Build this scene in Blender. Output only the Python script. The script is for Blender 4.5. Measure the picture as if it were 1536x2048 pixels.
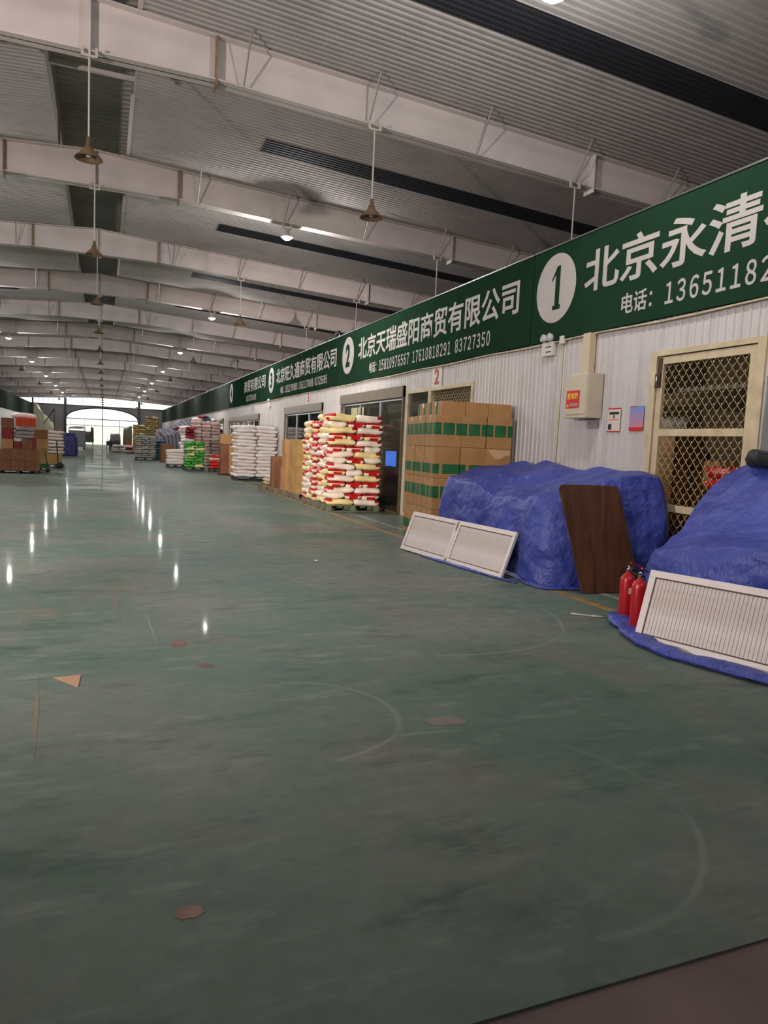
import bpy, bmesh, math, random
from mathutils import Vector, Matrix, noise
random.seed(7)
PI = math.pi
for o in list(bpy.data.objects): bpy.data.objects.remove(o)
SC = bpy.context.scene
COL = SC.collection

# ------------------------------------------------------------------ camera
CAM_H = 1.45
cam_d = bpy.data.cameras.new('camera'); cam = bpy.data.objects.new('camera', cam_d); COL.objects.link(cam)
F, CX, CY = 1420.0, 768.0, 1024.0
_v = Vector((209 - CX, 869 - CY, F)).normalized()
_n = _v.cross(Vector((1, 0.045, 0))).normalized()
if _n.y < 0: _n = -_n
_up = -_n; _x = _v.cross(_up).normalized()
if _x.x < 0: _x = -_x
Rw = Matrix((_x, _v, _up))                      # world = Rw @ (image right, down, forward)
M3 = Rw @ Matrix(((1, 0, 0), (0, -1, 0), (0, 0, -1)))
cam.matrix_world = Matrix.Translation((0, 0, CAM_H)) @ M3.to_4x4()
cam_d.sensor_fit = 'VERTICAL'; cam_d.sensor_height = 36.0; cam_d.lens = F / 2048 * 36.0
cam_d.clip_start = 0.05; cam_d.clip_end = 400
SC.camera = cam

# ------------------------------------------------------------------ world, exposure
w = bpy.data.worlds.new('world'); SC.world = w; w.use_nodes = True
w.node_tree.nodes['Background'].inputs[0].default_value = (1.0, 0.86, 0.82, 1)
w.node_tree.nodes['Background'].inputs[1].default_value = 0.12
SC.view_settings.view_transform = 'Standard'; SC.view_settings.look = 'None'
SC.view_settings.gamma = 1; SC.view_settings.exposure = 0.17
SC.cycles.max_bounces = 4; SC.cycles.diffuse_bounces = 2; SC.cycles.glossy_bounces = 2; SC.cycles.transmission_bounces = 2; SC.cycles.transparent_max_bounces = 8
SC.cycles.use_adaptive_sampling = True; SC.cycles.adaptive_threshold = 0.04
SC.cycles.caustics_reflective = False; SC.cycles.caustics_refractive = False
LAMP_W = 190.0           # one lit high-bay lamp, all round
DOWN_W = 260.0           # and what its reflector throws down
LAMP_COL = (1.0, 0.975, 0.965)
WARM_W = 12.0            # lamps over the entrance behind the camera
FLOOD_W = 2100.0         # warm floodlight on the left shop front, beside the camera
WARM_COL = (1.0, 0.86, 0.825)
BEAM_W = 10000.0         # low work light that reaches down the hall
PANE_E = 1.5              # daylight through the far end wall

# ------------------------------------------------------------------ helpers
def lin(c):
    c /= 255.0
    return c / 12.92 if c <= 0.04045 else ((c + 0.055) / 1.055) ** 2.4
def rgb(r, g, b): return (lin(r), lin(g), lin(b), 1)

def mat(name, col, rough=0.6, metal=0.0, spec=0.5, var=0.0, vscale=3.0, bump=0.0, bscale=40.0, rand=0.0, emit=None, estr=0.0, coat=0.0):
    m = bpy.data.materials.new(name); m.use_nodes = True
    nt = m.node_tree; N = nt.nodes; L = nt.links; b = N['Principled BSDF']
    b.inputs['Base Color'].default_value = col
    b.inputs['Roughness'].default_value = rough; b.inputs['Metallic'].default_value = metal
    b.inputs['Specular IOR Level'].default_value = spec
    b.inputs['Coat Weight'].default_value = coat
    tc = N.new('ShaderNodeTexCoord')
    src = None
    if var > 0:
        n = N.new('ShaderNodeTexNoise'); n.inputs['Scale'].default_value = vscale; n.inputs['Detail'].default_value = 5
        L.new(tc.outputs['Object'], n.inputs['Vector'])
        mr = N.new('ShaderNodeMapRange'); mr.inputs[1].default_value = 0.3; mr.inputs[2].default_value = 0.7
        mr.inputs[3].default_value = 1 - var; mr.inputs[4].default_value = 1 + var
        L.new(n.outputs['Fac'], mr.inputs[0])
        mx = N.new('ShaderNodeVectorMath'); mx.operation = 'SCALE'; mx.inputs[0].default_value = col[:3]
        L.new(mr.outputs[0], mx.inputs['Scale']); src = mx.outputs[0]
    if rand > 0:
        oi = N.new('ShaderNodeObjectInfo')
        mr2 = N.new('ShaderNodeMapRange'); mr2.inputs[3].default_value = 1 - rand; mr2.inputs[4].default_value = 1 + rand * 0.5
        L.new(oi.outputs['Random'], mr2.inputs[0])
        mx2 = N.new('ShaderNodeVectorMath'); mx2.operation = 'SCALE'; mx2.inputs[0].default_value = col[:3]
        if src: L.new(src, mx2.inputs[0])
        L.new(mr2.outputs[0], mx2.inputs['Scale']); src = mx2.outputs[0]
    if src: L.new(src, b.inputs['Base Color'])
    if bump > 0:
        n2 = N.new('ShaderNodeTexNoise'); n2.inputs['Scale'].default_value = bscale; n2.inputs['Detail'].default_value = 4
        L.new(tc.outputs['Object'], n2.inputs['Vector'])
        bp = N.new('ShaderNodeBump'); bp.inputs['Strength'].default_value = bump; bp.inputs['Distance'].default_value = 0.02
        L.new(n2.outputs['Fac'], bp.inputs['Height']); L.new(bp.outputs[0], b.inputs['Normal'])
    if emit:
        b.inputs['Emission Color'].default_value = emit; b.inputs['Emission Strength'].default_value = estr
    return m

class G:
    """tiny node-graph helper for the hand-made materials"""
    def __init__(s, name, rough=0.6, spec=0.5):
        s.m = bpy.data.materials.new(name); s.m.use_nodes = True
        s.N = s.m.node_tree.nodes; s.L = s.m.node_tree.links; s.b = s.N['Principled BSDF']
        s.b.inputs['Roughness'].default_value = rough; s.b.inputs['Specular IOR Level'].default_value = spec
        s.tc = s.N.new('ShaderNodeTexCoord'); s.obj = s.tc.outputs['Object']
        sp = s.N.new('ShaderNodeSeparateXYZ'); s.L.new(s.obj, sp.inputs[0]); s.x, s.y, s.z = sp.outputs
    def put(s, sock, v):
        if hasattr(v, 'is_linked'): s.L.new(v, sock)
        else: sock.default_value = v
    def math(s, op, a, b=0.0, c=0.0):
        n = s.N.new('ShaderNodeMath'); n.operation = op
        s.put(n.inputs[0], a); s.put(n.inputs[1], b); s.put(n.inputs[2], c); return n.outputs[0]
    def noise(s, scale, detail=4, vec=None, stretch=None, rough=0.5, dist=0.0):
        v = vec or s.obj
        if stretch:
            mp = s.N.new('ShaderNodeMapping'); mp.inputs['Scale'].default_value = stretch; s.L.new(v, mp.inputs[0]); v = mp.outputs[0]
        n = s.N.new('ShaderNodeTexNoise'); n.inputs['Scale'].default_value = scale; n.inputs['Detail'].default_value = detail
        n.inputs['Roughness'].default_value = rough; n.inputs['Distortion'].default_value = dist
        s.L.new(v, n.inputs['Vector']); return n.outputs['Fac']
    def ramp(s, v, a, b, lo=0.0, hi=1.0):
        n = s.N.new('ShaderNodeMapRange'); n.clamp = True
        s.put(n.inputs[0], v); n.inputs[1].default_value = a; n.inputs[2].default_value = b
        n.inputs[3].default_value = lo; n.inputs[4].default_value = hi; return n.outputs[0]
    def mix(s, f, a, b):
        n = s.N.new('ShaderNodeMix'); n.data_type = 'RGBA'; s.put(n.inputs[0], f); s.put(n.inputs[6], a); s.put(n.inputs[7], b); return n.outputs[2]
    def bump(s, h, st=0.3, d=0.02):
        n = s.N.new('ShaderNodeBump'); n.inputs['Strength'].default_value = st; n.inputs['Distance'].default_value = d
        s.L.new(h, n.inputs['Height']); s.L.new(n.outputs[0], s.b.inputs['Normal'])
    def color(s, v): s.put(s.b.inputs['Base Color'], v)
    def rand(s): return s.N.new('ShaderNodeObjectInfo').outputs['Random']

class MB:
    def __init__(s): s.v = []; s.f = []
    def quad(s, a, b, c, d):
        i = len(s.v); s.v += [tuple(a), tuple(b), tuple(c), tuple(d)]; s.f.append((i, i + 1, i + 2, i + 3)); return s
    def box(s, x0, x1, y0, y1, z0, z1, mtx=None):
        i = len(s.v)
        p = [(x0, y0, z0), (x1, y0, z0), (x1, y1, z0), (x0, y1, z0), (x0, y0, z1), (x1, y0, z1), (x1, y1, z1), (x0, y1, z1)]
        if mtx: p = [tuple(mtx @ Vector(q)) for q in p]
        s.v += p
        for f in ((0, 3, 2, 1), (4, 5, 6, 7), (0, 1, 5, 4), (1, 2, 6, 5), (2, 3, 7, 6), (3, 0, 4, 7)):
            s.f.append(tuple(i + k for k in f))
        return s
    def tube(s, a, b, r, n=6, r2=None):
        a = Vector(a); b = Vector(b); d = (b - a).normalized()
        u = d.orthogonal().normalized(); w_ = d.cross(u); i = len(s.v); r2 = r if r2 is None else r2
        for k in range(n):
            t = 2 * PI * k / n; e = u * math.cos(t) + w_ * math.sin(t)
            s.v.append(tuple(a + e * r)); s.v.append(tuple(b + e * r2))
        for k in range(n):
            j = (k + 1) % n; s.f.append((i + 2 * k, i + 2 * j, i + 2 * j + 1, i + 2 * k + 1))
        s.f.append(tuple(i + 2 * k for k in range(n))[::-1]); s.f.append(tuple(i + 2 * k + 1 for k in range(n)))
        return s
    def path(s, pts, r, n=6):
        for a, b in zip(pts, pts[1:]): s.tube(a, b, r, n)
        return s
    def lathe(s, prof, n=20, c=(0, 0, 0)):
        i = len(s.v); m = len(prof)
        for k in range(n):
            t = 2 * PI * k / n
            for (r, z) in prof: s.v.append((c[0] + r * math.cos(t), c[1] + r * math.sin(t), c[2] + z))
        for k in range(n):
            j = (k + 1) % n
            for q in range(m - 1): s.f.append((i + k * m + q, i + j * m + q, i + j * m + q + 1, i + k * m + q + 1))
        return s
    def poly(s, pts):
        i = len(s.v); s.v += [tuple(p) for p in pts]; s.f.append(tuple(range(i, i + len(pts)))); return s
    def slab(s, pts, d):
        """polygon extruded by the vector d"""
        n = len(pts); i = len(s.v); d = Vector(d)
        s.v += [tuple(p) for p in pts] + [tuple(Vector(p) + d) for p in pts]
        s.f.append(tuple(range(i, i + n))[::-1]); s.f.append(tuple(range(i + n, i + 2 * n)))
        for k in range(n):
            j = (k + 1) % n; s.f.append((i + k, i + j, i + n + j, i + n + k))
        return s
    def mesh(s, name, m, smooth=False, bevel=0.0, seg=2):
        me = bpy.data.meshes.new(name); me.from_pydata(s.v, [], s.f)
        bm = bmesh.new(); bm.from_mesh(me)
        if bevel: bmesh.ops.bevel(bm, geom=list(bm.edges), offset=bevel, segments=seg, affect='EDGES', profile=0.6)
        bmesh.ops.recalc_face_normals(bm, faces=bm.faces)
        for f in bm.faces: f.smooth = smooth
        bm.to_mesh(me); bm.free()
        me.materials.append(m); return me
    def build(s, name, m, parent=None, smooth=False, bevel=0.0, loc=None, rotz=None, seg=2):
        return link(name, s.mesh(name, m, smooth, bevel, seg), parent, loc, rotz)

def link(name, me, parent=None, loc=None, rotz=None, rot=None, scale=None):
    o = bpy.data.objects.new(name, me); COL.objects.link(o)
    if parent: o.parent = parent
    if loc: o.location = loc
    if rotz is not None: o.rotation_euler = (0, 0, rotz)
    if rot: o.rotation_euler = rot
    if scale: o.scale = scale
    return o
def tag(o, label, cat, group=None):
    o['label'] = label; o['category'] = cat
    if group: o['group'] = group
    return o
def struct(o): o['kind'] = 'structure'; return o
def thing(name, label, cat, loc=(0, 0, 0), rotz=0.0, group=None):
    o = link(name, None, None, loc, rotz); o.empty_display_size = 0.1
    return tag(o, label, cat, group)
def copy_tree(o, parent=None):
    c = o.copy(); COL.objects.link(c); c.parent = parent
    for ch in o.children: copy_tree(ch, c)
    return c
ORD = ['first', 'second', 'third', 'fourth', 'fifth', 'sixth', 'seventh', 'eighth', 'ninth', 'tenth', 'eleventh', 'twelfth', 'thirteenth',
       'fourteenth', 'fifteenth', 'sixteenth', 'seventeenth', 'eighteenth', 'nineteenth', 'twentieth']

def text_mesh(name, body, w_, h_, m, bold=0.0, depth=0.004, spacing=1.0):
    """flat lettering of width w_ and height h_, running +x with its lower left corner at 0"""
    cu = bpy.data.curves.new(name, 'FONT'); cu.body = body; cu.size = 1.0; cu.offset = bold; cu.extrude = 0.01
    cu.resolution_u = 3; cu.space_character = spacing
    ob = bpy.data.objects.new(name, cu); COL.objects.link(ob)
    dg = bpy.context.evaluated_depsgraph_get(); dg.update()
    me = bpy.data.meshes.new_from_object(ob.evaluated_get(dg))
    bpy.data.objects.remove(ob); bpy.data.curves.remove(cu)
    xs = [v.co.x for v in me.vertices]; ys = [v.co.y for v in me.vertices]
    x0, x1, y0, y1 = min(xs), max(xs), min(ys), max(ys)
    for v in me.vertices:
        v.co = ((v.co.x - x0) / (x1 - x0) * w_, (v.co.y - y0) / (y1 - y0) * h_, (v.co.z + 0.01) / 0.02 * depth)
    me.materials.clear(); me.materials.append(m); return me
FULL = {ord(str(d)): chr(0xFF10 + d) for d in range(10)}
def wall_text(name, body, y_start, z0, w_, h_, x, m, parent, bold=0.0, spacing=1.0):
    """lettering on a surface that faces -x, reading towards -y"""
    if len(body) > 1 and body.isdigit(): body = body.translate(FULL); spacing = 0.60
    o = link(name, text_mesh(name, body, w_, h_, m, bold, spacing=spacing), parent)
    mw = Matrix(((0, 0, -1, x), (-1, 0, 0, y_start), (0, 1, 0, z0), (0, 0, 0, 1)))
    o.matrix_basis = mw
    return o

# ------------------------------------------------------------------ materials
def floor_mat():
    g = G('green_epoxy_floor', 0.3, 0.42)
    green = rgb(94, 116, 103); grey = rgb(122, 126, 117); brown = rgb(126, 116, 106); dark = rgb(58, 82, 68); pale = rgb(146, 153, 143)
    big = g.noise(0.45, 5, rough=0.6); mid = g.noise(1.1, 5, rough=0.62, dist=0.4); streak = g.noise(1.3, 5, stretch=(1.0, 2.6, 1), rough=0.68); fine = g.noise(9, 4, rough=0.7)
    c = g.mix(g.ramp(big, 0.42, 0.62), green, grey)
    c = g.mix(g.ramp(mid, 0.54, 0.70, 0, 0.85), c, brown)
    c = g.mix(g.ramp(streak, 0.28, 0.46, 0.85, 0), c, dark)
    c = g.mix(g.ramp(g.noise(2.3, 5, stretch=(0.8, 3.0, 1), rough=0.72), 0.54, 0.74, 0, 0.7), c, pale)
    c = g.mix(g.ramp(g.noise(0.8, 4, stretch=(5, 0.35, 1)), 0.58, 0.70, 0, 0.35), c, brown)
    c = g.mix(g.ramp(fine, 0.35, 0.7, 0.0, 0.3), c, dark)
    # scuff arcs left by trolley wheels
    for (ax, ay, rr, x0) in ((0.95, 3.55, 0.62, 1.0), (1.5, 2.4, 0.85, 1.4), (2.6, 5.6, 1.3, 2.2)):
        dx = g.math('SUBTRACT', g.x, ax); dy = g.math('SUBTRACT', g.y, ay)
        d = g.math('SQRT', g.math('ADD', g.math('MULTIPLY', dx, dx), g.math('MULTIPLY', dy, dy)))
        ring = g.ramp(g.math('ABSOLUTE', g.math('SUBTRACT', g.math('ADD', d, g.math('MULTIPLY', mid, 0.12)), rr)), 0.004, 0.022, 1.0, 0.0)
        c = g.mix(g.math('MULTIPLY', g.math('MULTIPLY', ring, g.math('GREATER_THAN', g.x, x0)), g.ramp(mid, 0.38, 0.58, 0, 0.5)), c, pale)
    c = g.mix(g.ramp(g.math('ADD', g.y, g.math('MULTIPLY', big, 3.0)), 2.8, 7.0, 0.55, 0.0), c, rgb(52, 57, 51))   # dimmer light by the entrance, painted into the floor colour
    g.color(c)
    g.b.inputs['Roughness'].default_value = 0.6; g.b.inputs['Specular IOR Level'].default_value = 0.12
    # thin polish left in patches: none by the entrance, more further in
    pol = g.math('MULTIPLY', g.ramp(g.y, 5.0, 12.0, 0.0, 1.0), g.ramp(g.math('ADD', g.math('MULTIPLY', big, 0.5), g.math('MULTIPLY', mid, 0.5)), 0.42, 0.58, 0.03, 0.20))
    g.put(g.b.inputs['Coat Weight'], pol); g.put(g.b.inputs['Coat Roughness'], g.ramp(fine, 0.3, 0.7, 0.025, 0.09))
    g.bump(g.math('ADD', g.noise(0.9, 3, stretch=(1, 1.6, 1)), g.math('MULTIPLY', g.noise(26, 3), 0.03)), 0.10, 0.02)
    return g.m
def sheet_mat(name, col, dirt, rough=0.45):
    g = G(name, rough, 0.5)
    n = g.noise(0.9, 6, rough=0.65); st = g.noise(3.0, 4, stretch=(1, 2.0, 0.12))
    c = g.mix(g.ramp(n, 0.45, 0.75, 0, 0.6), col, dirt); c = g.mix(g.ramp(st, 0.5, 0.75, 0, 0.35), c, dirt)
    g.color(c); return g.m
def wood_mat(name, a, b, rough=0.7, stretch=(6, 6, 0.7), scale=2.0):
    g = G(name, rough, 0.3)
    n = g.noise(scale, 7, stretch=stretch, rough=0.65, dist=0.6); n2 = g.noise(1.8, 4)
    c = g.mix(g.ramp(n, 0.3, 0.7), a, b)
    c = g.mix(g.ramp(n2, 0.5, 0.7, 0, 0.5), c, (a[0] * 0.35, a[1] * 0.35, a[2] * 0.35, 1))
    g.color(c); g.bump(n, 0.2, 0.01); return g.m
def carton_mat(name, col, dark, band=None, bz=(0, 0), pitch=0.21, gap=0.03, vert=False):
    g = G(name, 0.62, 0.35)
    n = g.noise(2.5, 5); c = g.mix(g.ramp(n, 0.35, 0.7, 0, 0.6), col, dark)
    oi = g.rand(); c = g.mix(g.ramp(oi, 0, 1, 0, 0.25), c, dark)
    # faint corrugation lines and smudged print
    sm = g.math('MULTIPLY', g.ramp(g.noise(16, 3, stretch=(1.2, 1.2, 2.5)), 0.6, 0.7), g.ramp(g.noise(3.5, 2), 0.52, 0.6))
    c = g.mix(g.math('MULTIPLY', sm, 0.35), c, rgb(96, 52, 36))
    if band:
        s = g.math('ADD', g.x, g.y)
        fr = g.math('FRACT', g.math('DIVIDE', g.math('ADD', s, 10.0), pitch))
        win = g.math('MULTIPLY', g.math('GREATER_THAN', fr, gap / pitch / 2), g.math('LESS_THAN', fr, 1 - gap / pitch / 2))
        bd = g.math('MULTIPLY', g.math('GREATER_THAN', g.z, bz[0]), g.math('LESS_THAN', g.z, bz[1]))
        if vert: bd = g.math('MULTIPLY', bd, g.math('LESS_THAN', g.x, -0.18))
        c = g.mix(g.math('MULTIPLY', win, bd), c, g.mix(g.ramp(g.noise(5, 3), 0.4, 0.7), band, (band[0] * .5, band[1] * .55, band[2] * .5, 1)))
    g.color(c); return g.m
def sack_mat(name, base, alt, prints=None, rough=0.38, weave=0.12, end_only=True):
    """woven sack; a printed panel covers one end of the sack"""
    g = G(name, rough, 0.5)
    r = g.rand()
    c = g.mix(g.math('GREATER_THAN', r, 0.74), base, alt)
    c = g.mix(g.ramp(g.noise(4, 4), 0.4, 0.7, 0, 0.3), c, (base[0] * .6, base[1] * .58, base[2] * .52, 1))
    if prints:
        p, p2 = prints
        end = g.math('GREATER_THAN', g.x, 0.175)
        corner = g.math('MULTIPLY', g.math('GREATER_THAN', g.math('ABSOLUTE', g.y), 0.10), g.math('LESS_THAN', g.z, 0.0))
        msk = g.math('MULTIPLY', end, g.math('SUBTRACT', 1.0, corner))
        stripe = g.math('MULTIPLY', g.math('GREATER_THAN', g.z, -0.006), g.math('LESS_THAN', g.z, 0.012))
        msk = g.math('MULTIPLY', msk, g.math('SUBTRACT', 1.0, g.math('MULTIPLY', stripe, g.math('GREATER_THAN', r, 0.45))))
        msk = g.math('MULTIPLY', msk, g.math('GREATER_THAN', r, 0.10))
        blot = g.math('MULTIPLY', g.ramp(g.noise(5, 2), 0.56, 0.6), g.math('LESS_THAN', g.x, -0.1))
        c = g.mix(g.math('MAXIMUM', msk, g.math('MULTIPLY', blot, 0.0)), c, g.mix(g.ramp(g.noise(3, 2), 0.4, 0.6), p, p2))
    g.color(c)
    g.bump(g.noise(22, 4, stretch=(0.5, 1.6, 1)), weave * 3, 0.02); return g.m

M = {}
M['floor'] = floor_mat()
M['entry'] = mat('red_brown_entry_floor', rgb(84, 66, 62), 0.7, var=0.25, vscale=2.5)
M['yellow_line'] = mat('worn_yellow_paint', rgb(150, 120, 66), 0.6, var=0.3, vscale=6)
M['white_line'] = mat('worn_white_paint', rgb(140, 144, 138), 0.6, var=0.25, vscale=6)
M['peel'] = mat('bare_concrete_patch', rgb(112, 86, 74), 0.75, var=0.25, vscale=12)
M['peel2'] = mat('thin_worn_paint_patch', rgb(104, 97, 86), 0.7, var=0.2, vscale=9)
M['ceiling'] = sheet_mat('corrugated_ceiling_sheet', rgb(172, 166, 162), rgb(140, 135, 131), 0.85)
M['beam'] = mat('white_beam_paint', rgb(206, 196, 191), 0.6, var=0.10, vscale=1.2)
M['rust'] = mat('rusty_steel_edge', rgb(140, 112, 84), 0.7, var=0.3, vscale=8)
M['brace'] = mat('grey_steel_brace', rgb(150, 143, 136), 0.5)
M['skylight'] = mat('dirty_dark_skylight', rgb(30, 31, 38), 0.75, var=0.2)
M['wall'] = sheet_mat('white_sandwich_panel', rgb(196, 192, 188), rgb(150, 142, 132), 0.35)
M['wall_core'] = mat('panel_core', rgb(120, 116, 110), 0.7)
M['grey_wall'] = mat('grey_far_wall', rgb(150, 146, 146), 0.7, var=0.12, vscale=0.6)
M['sign'] = mat('green_sign_face', rgb(33, 57, 42), 0.8, spec=0.0, var=0.10, vscale=0.8)
M['sign_grey'] = mat('grey_weathered_fascia', rgb(66, 74, 68), 0.8, spec=0.0, var=0.15, vscale=0.5)
M['sign_edge'] = mat('sign_metal_edge', rgb(110, 112, 108), 0.4, metal=0.6)
M['letter'] = mat('pale_lettering', rgb(178, 172, 166), 0.6, spec=0.2, var=0.06, vscale=2)
M['white_plastic'] = mat('white_plastic', rgb(205, 200, 186), 0.4)
M['conduit'] = mat('cream_conduit', rgb(198, 180, 150), 0.4)
M['red_num'] = mat('red_numeral', rgb(176, 34, 38), 0.5)
M['cream_paint'] = mat('cream_door_paint', rgb(196, 180, 146), 0.5, var=0.18, vscale=5)
M['bronze'] = mat('bronze_window_frame', rgb(106, 92, 66), 0.4, metal=0.3, var=0.2, vscale=5)
M['steel'] = mat('stainless_steel', rgb(186, 186, 188), 0.25, metal=1.0)
M['dark_steel'] = mat('dark_steel', rgb(58, 60, 64), 0.45, metal=0.5)
M['wire'] = mat('cream_wire_mesh', rgb(186, 168, 128), 0.45)
M['lock'] = mat('rusty_lock', rgb(70, 44, 30), 0.6, var=0.3, vscale=30)
M['box_metal'] = mat('cream_metal_box', rgb(196, 184, 160), 0.45, var=0.08, vscale=4)
M['grey_cover'] = mat('grey_cover', rgb(150, 138, 140), 0.5)
M['red_label'] = mat('red_warning_label', rgb(196, 30, 28), 0.5)
M['yellow_ink'] = mat('yellow_ink', rgb(232, 190, 60), 0.5)
M['black_ink'] = mat('black_ink', rgb(38, 34, 40), 0.6)
M['paper'] = mat('poster_paper', rgb(214, 200, 186), 0.6)
M['dark'] = mat('dark_interior', rgb(44, 40, 38), 0.8)
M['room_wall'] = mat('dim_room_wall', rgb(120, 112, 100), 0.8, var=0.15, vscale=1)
M['tarp'] = None
def tarp_mat():
    g = G('blue_woven_tarp', 0.42, 0.45)
    c = g.mix(g.ramp(g.noise(1.6, 5), 0.35, 0.7), rgb(50, 62, 142), rgb(70, 84, 168))
    g.color(c)
    h = g.math('ADD', g.math('MULTIPLY', g.noise(3.2, 6, rough=0.6, dist=0.8), 0.8), g.math('MULTIPLY', g.noise(14, 5, stretch=(1, 2.2, 1)), 0.30))
    for sc_, am in ((2.6, 0.9), (7.0, 0.35)):
        vo = g.N.new('ShaderNodeTexVoronoi'); vo.inputs['Scale'].default_value = sc_; vo.feature = 'F1'
        mp = g.N.new('ShaderNodeMapping'); mp.inputs['Scale'].default_value = (1.0, 0.7, 1.0); g.L.new(g.obj, mp.inputs[0])
        ds = g.N.new('ShaderNodeVectorMath'); ds.operation = 'ADD'; g.L.new(mp.outputs[0], ds.inputs[0])
        nz = g.N.new('ShaderNodeTexNoise'); nz.inputs['Scale'].default_value = 3.0; g.L.new(g.obj, nz.inputs['Vector'])
        sv = g.N.new('ShaderNodeVectorMath'); sv.operation = 'SCALE'; sv.inputs['Scale'].default_value = 0.35; g.L.new(nz.outputs['Color'], sv.inputs[0]); g.L.new(sv.outputs[0], ds.inputs[1])
        g.L.new(ds.outputs[0], vo.inputs['Vector']); h = g.math('ADD', h, g.math('MULTIPLY', vo.outputs['Distance'], am))
    g.bump(h, 0.8, 0.05); return g.m
M['tarp'] = tarp_mat()
M['navy_tarp'] = mat('navy_tarp', rgb(20, 36, 100), 0.5, bump=0.3, bscale=5)
M['panel_frame'] = mat('white_door_frame_paint', rgb(218, 208, 204), 0.4, var=0.05, vscale=6)
def panel_mat():
    g = G('dusty_ribbed_panel', 0.5, 0.4)
    c = g.mix(g.ramp(g.noise(1.6, 3, dist=0.8), 0.40, 0.60), rgb(216, 208, 204), rgb(184, 170, 160))
    c = g.mix(g.math('MULTIPLY', g.ramp(g.noise(22, 4, stretch=(1.0, 0.1, 0.1)), 0.52, 0.75), 0.55), c, rgb(120, 106, 96))
    g.color(c); return g.m
M['panel'] = panel_mat()
M['gap_shade'] = mat('painted_gap_shade', rgb(90, 66, 50), 0.7)  # dark tone that paints the shade in the panel gaps
M['board'] = wood_mat('old_stained_plywood', rgb(112, 72, 46), rgb(66, 42, 30), 0.5, (5, 0.6, 1), 2.2)
M['pallet'] = wood_mat('weathered_pallet_wood', rgb(132, 120, 98), rgb(92, 82, 66), 0.8, (0.8, 6, 6), 2)
M['pallet_green'] = wood_mat('green_grey_pallet_wood', rgb(112, 118, 96), rgb(80, 88, 70), 0.8, (0.8, 6, 6), 2)
M['pallet_dark'] = mat('dark_plastic_pallet', rgb(44, 48, 52), 0.6)
M['ext_red'] = mat('extinguisher_red', rgb(176, 22, 28), 0.3, coat=0.3)
M['black'] = mat('black_rubber', rgb(24, 24, 26), 0.6)
M['chrome'] = mat('chrome_valve', rgb(200, 196, 186), 0.25, metal=1.0)
M['lbl'] = mat('cream_sticker', rgb(206, 196, 168), 0.5)
K1, K2 = rgb(186, 142, 92), rgb(150, 108, 66)
GRN = rgb(38, 104, 60)
M['carton'] = carton_mat('plain_brown_carton', K1, K2)
M['carton_dark'] = carton_mat('red_brown_carton', rgb(140, 90, 56), rgb(98, 60, 38))
M['carton_tan'] = carton_mat('tan_carton', rgb(176, 140, 84), rgb(134, 100, 56))
M['carton_g1'] = carton_mat('carton_with_green_windows', K1, K2, GRN, (-0.06, 0.12), 0.21, 0.025)
M['carton_g2'] = carton_mat('carton_with_green_band', K1, K2, GRN, (-0.17, -0.02), 0.42, 0.05)
M['carton_g3'] = carton_mat('carton_with_green_stripes', K1, K2, GRN, (-0.2, 0.2), 0.30, 0.20, vert=True)
M['carton_orange'] = carton_mat('orange_red_carton', rgb(212, 78, 40), rgb(170, 52, 28))
M['carton_red'] = carton_mat('dark_red_carton', rgb(150, 36, 34), rgb(100, 24, 24))
M['torn'] = mat('torn_pale_cardboard', rgb(206, 168, 122), 0.8)
M['tape'] = mat('clear_brown_tape', rgb(176, 134, 86), 0.2)
M['sack_red'] = sack_mat('cream_sack_with_red_print', rgb(232, 218, 198), rgb(226, 208, 142), (rgb(196, 22, 26), rgb(150, 14, 20)), 0.28)
M['sack_white'] = sack_mat('white_woven_sack', rgb(236, 228, 222), rgb(228, 216, 206), None, 0.5)
M['sack_pink'] = sack_mat('pinkish_woven_sack', rgb(206, 186, 174), rgb(214, 204, 194), (rgb(204, 178, 168), rgb(196, 150, 142)), 0.5)
M['sack_green'] = sack_mat('green_printed_sack', rgb(64, 148, 44), rgb(214, 206, 150), (rgb(56, 140, 40), rgb(38, 108, 30)), 0.28)
M['sack_grey'] = sack_mat('grey_woven_sack', rgb(150, 146, 138), rgb(176, 172, 166), None, 0.5)
M['sack_gold'] = sack_mat('gold_printed_sack', rgb(176, 150, 86), rgb(214, 204, 182), (rgb(140, 114, 40), rgb(116, 92, 28)), 0.4)
M['sack_teal'] = sack_mat('teal_sack', rgb(40, 92, 110), rgb(80, 120, 132), None, 0.5)
M['sack_redw'] = sack_mat('red_printed_sack', rgb(190, 40, 36), rgb(214, 190, 160), (rgb(190, 30, 30), rgb(160, 20, 24)), 0.3)
M['sack_wine'] = sack_mat('wine_red_sack', rgb(120, 24, 40), rgb(150, 40, 50), None, 0.35)
M['cover_grey'] = mat('grey_dust_cover', rgb(150, 148, 158), 0.6, bump=0.3, bscale=6)
M['cover_olive'] = mat('olive_dust_cover', rgb(116, 120, 92), 0.6, bump=0.3, bscale=6)
M['plastic_sheet'] = mat('pale_yellow_plastic_sheet', rgb(198, 192, 158), 0.45, bump=0.4, bscale=3)
def stripe_mat():
    g = G('striped_tarp', 0.6, 0.3)
    fr = g.math('FRACT', g.math('MULTIPLY', g.math('ADD', g.x, g.math('MULTIPLY', g.y, 0.35)), 4.2))
    g.color(g.mix(g.math('GREATER_THAN', fr, 0.55), rgb(150, 146, 152), rgb(98, 94, 106))); g.bump(g.noise(3, 4), 0.4, 0.03); return g.m
M['stripe'] = stripe_mat()
M['cart_green'] = mat('dark_green_cart_paint', rgb(26, 84, 70), 0.4)
M['shade'] = mat('rusty_lamp_shade', rgb(120, 96, 72), 0.55, var=0.35, vscale=10)
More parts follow.
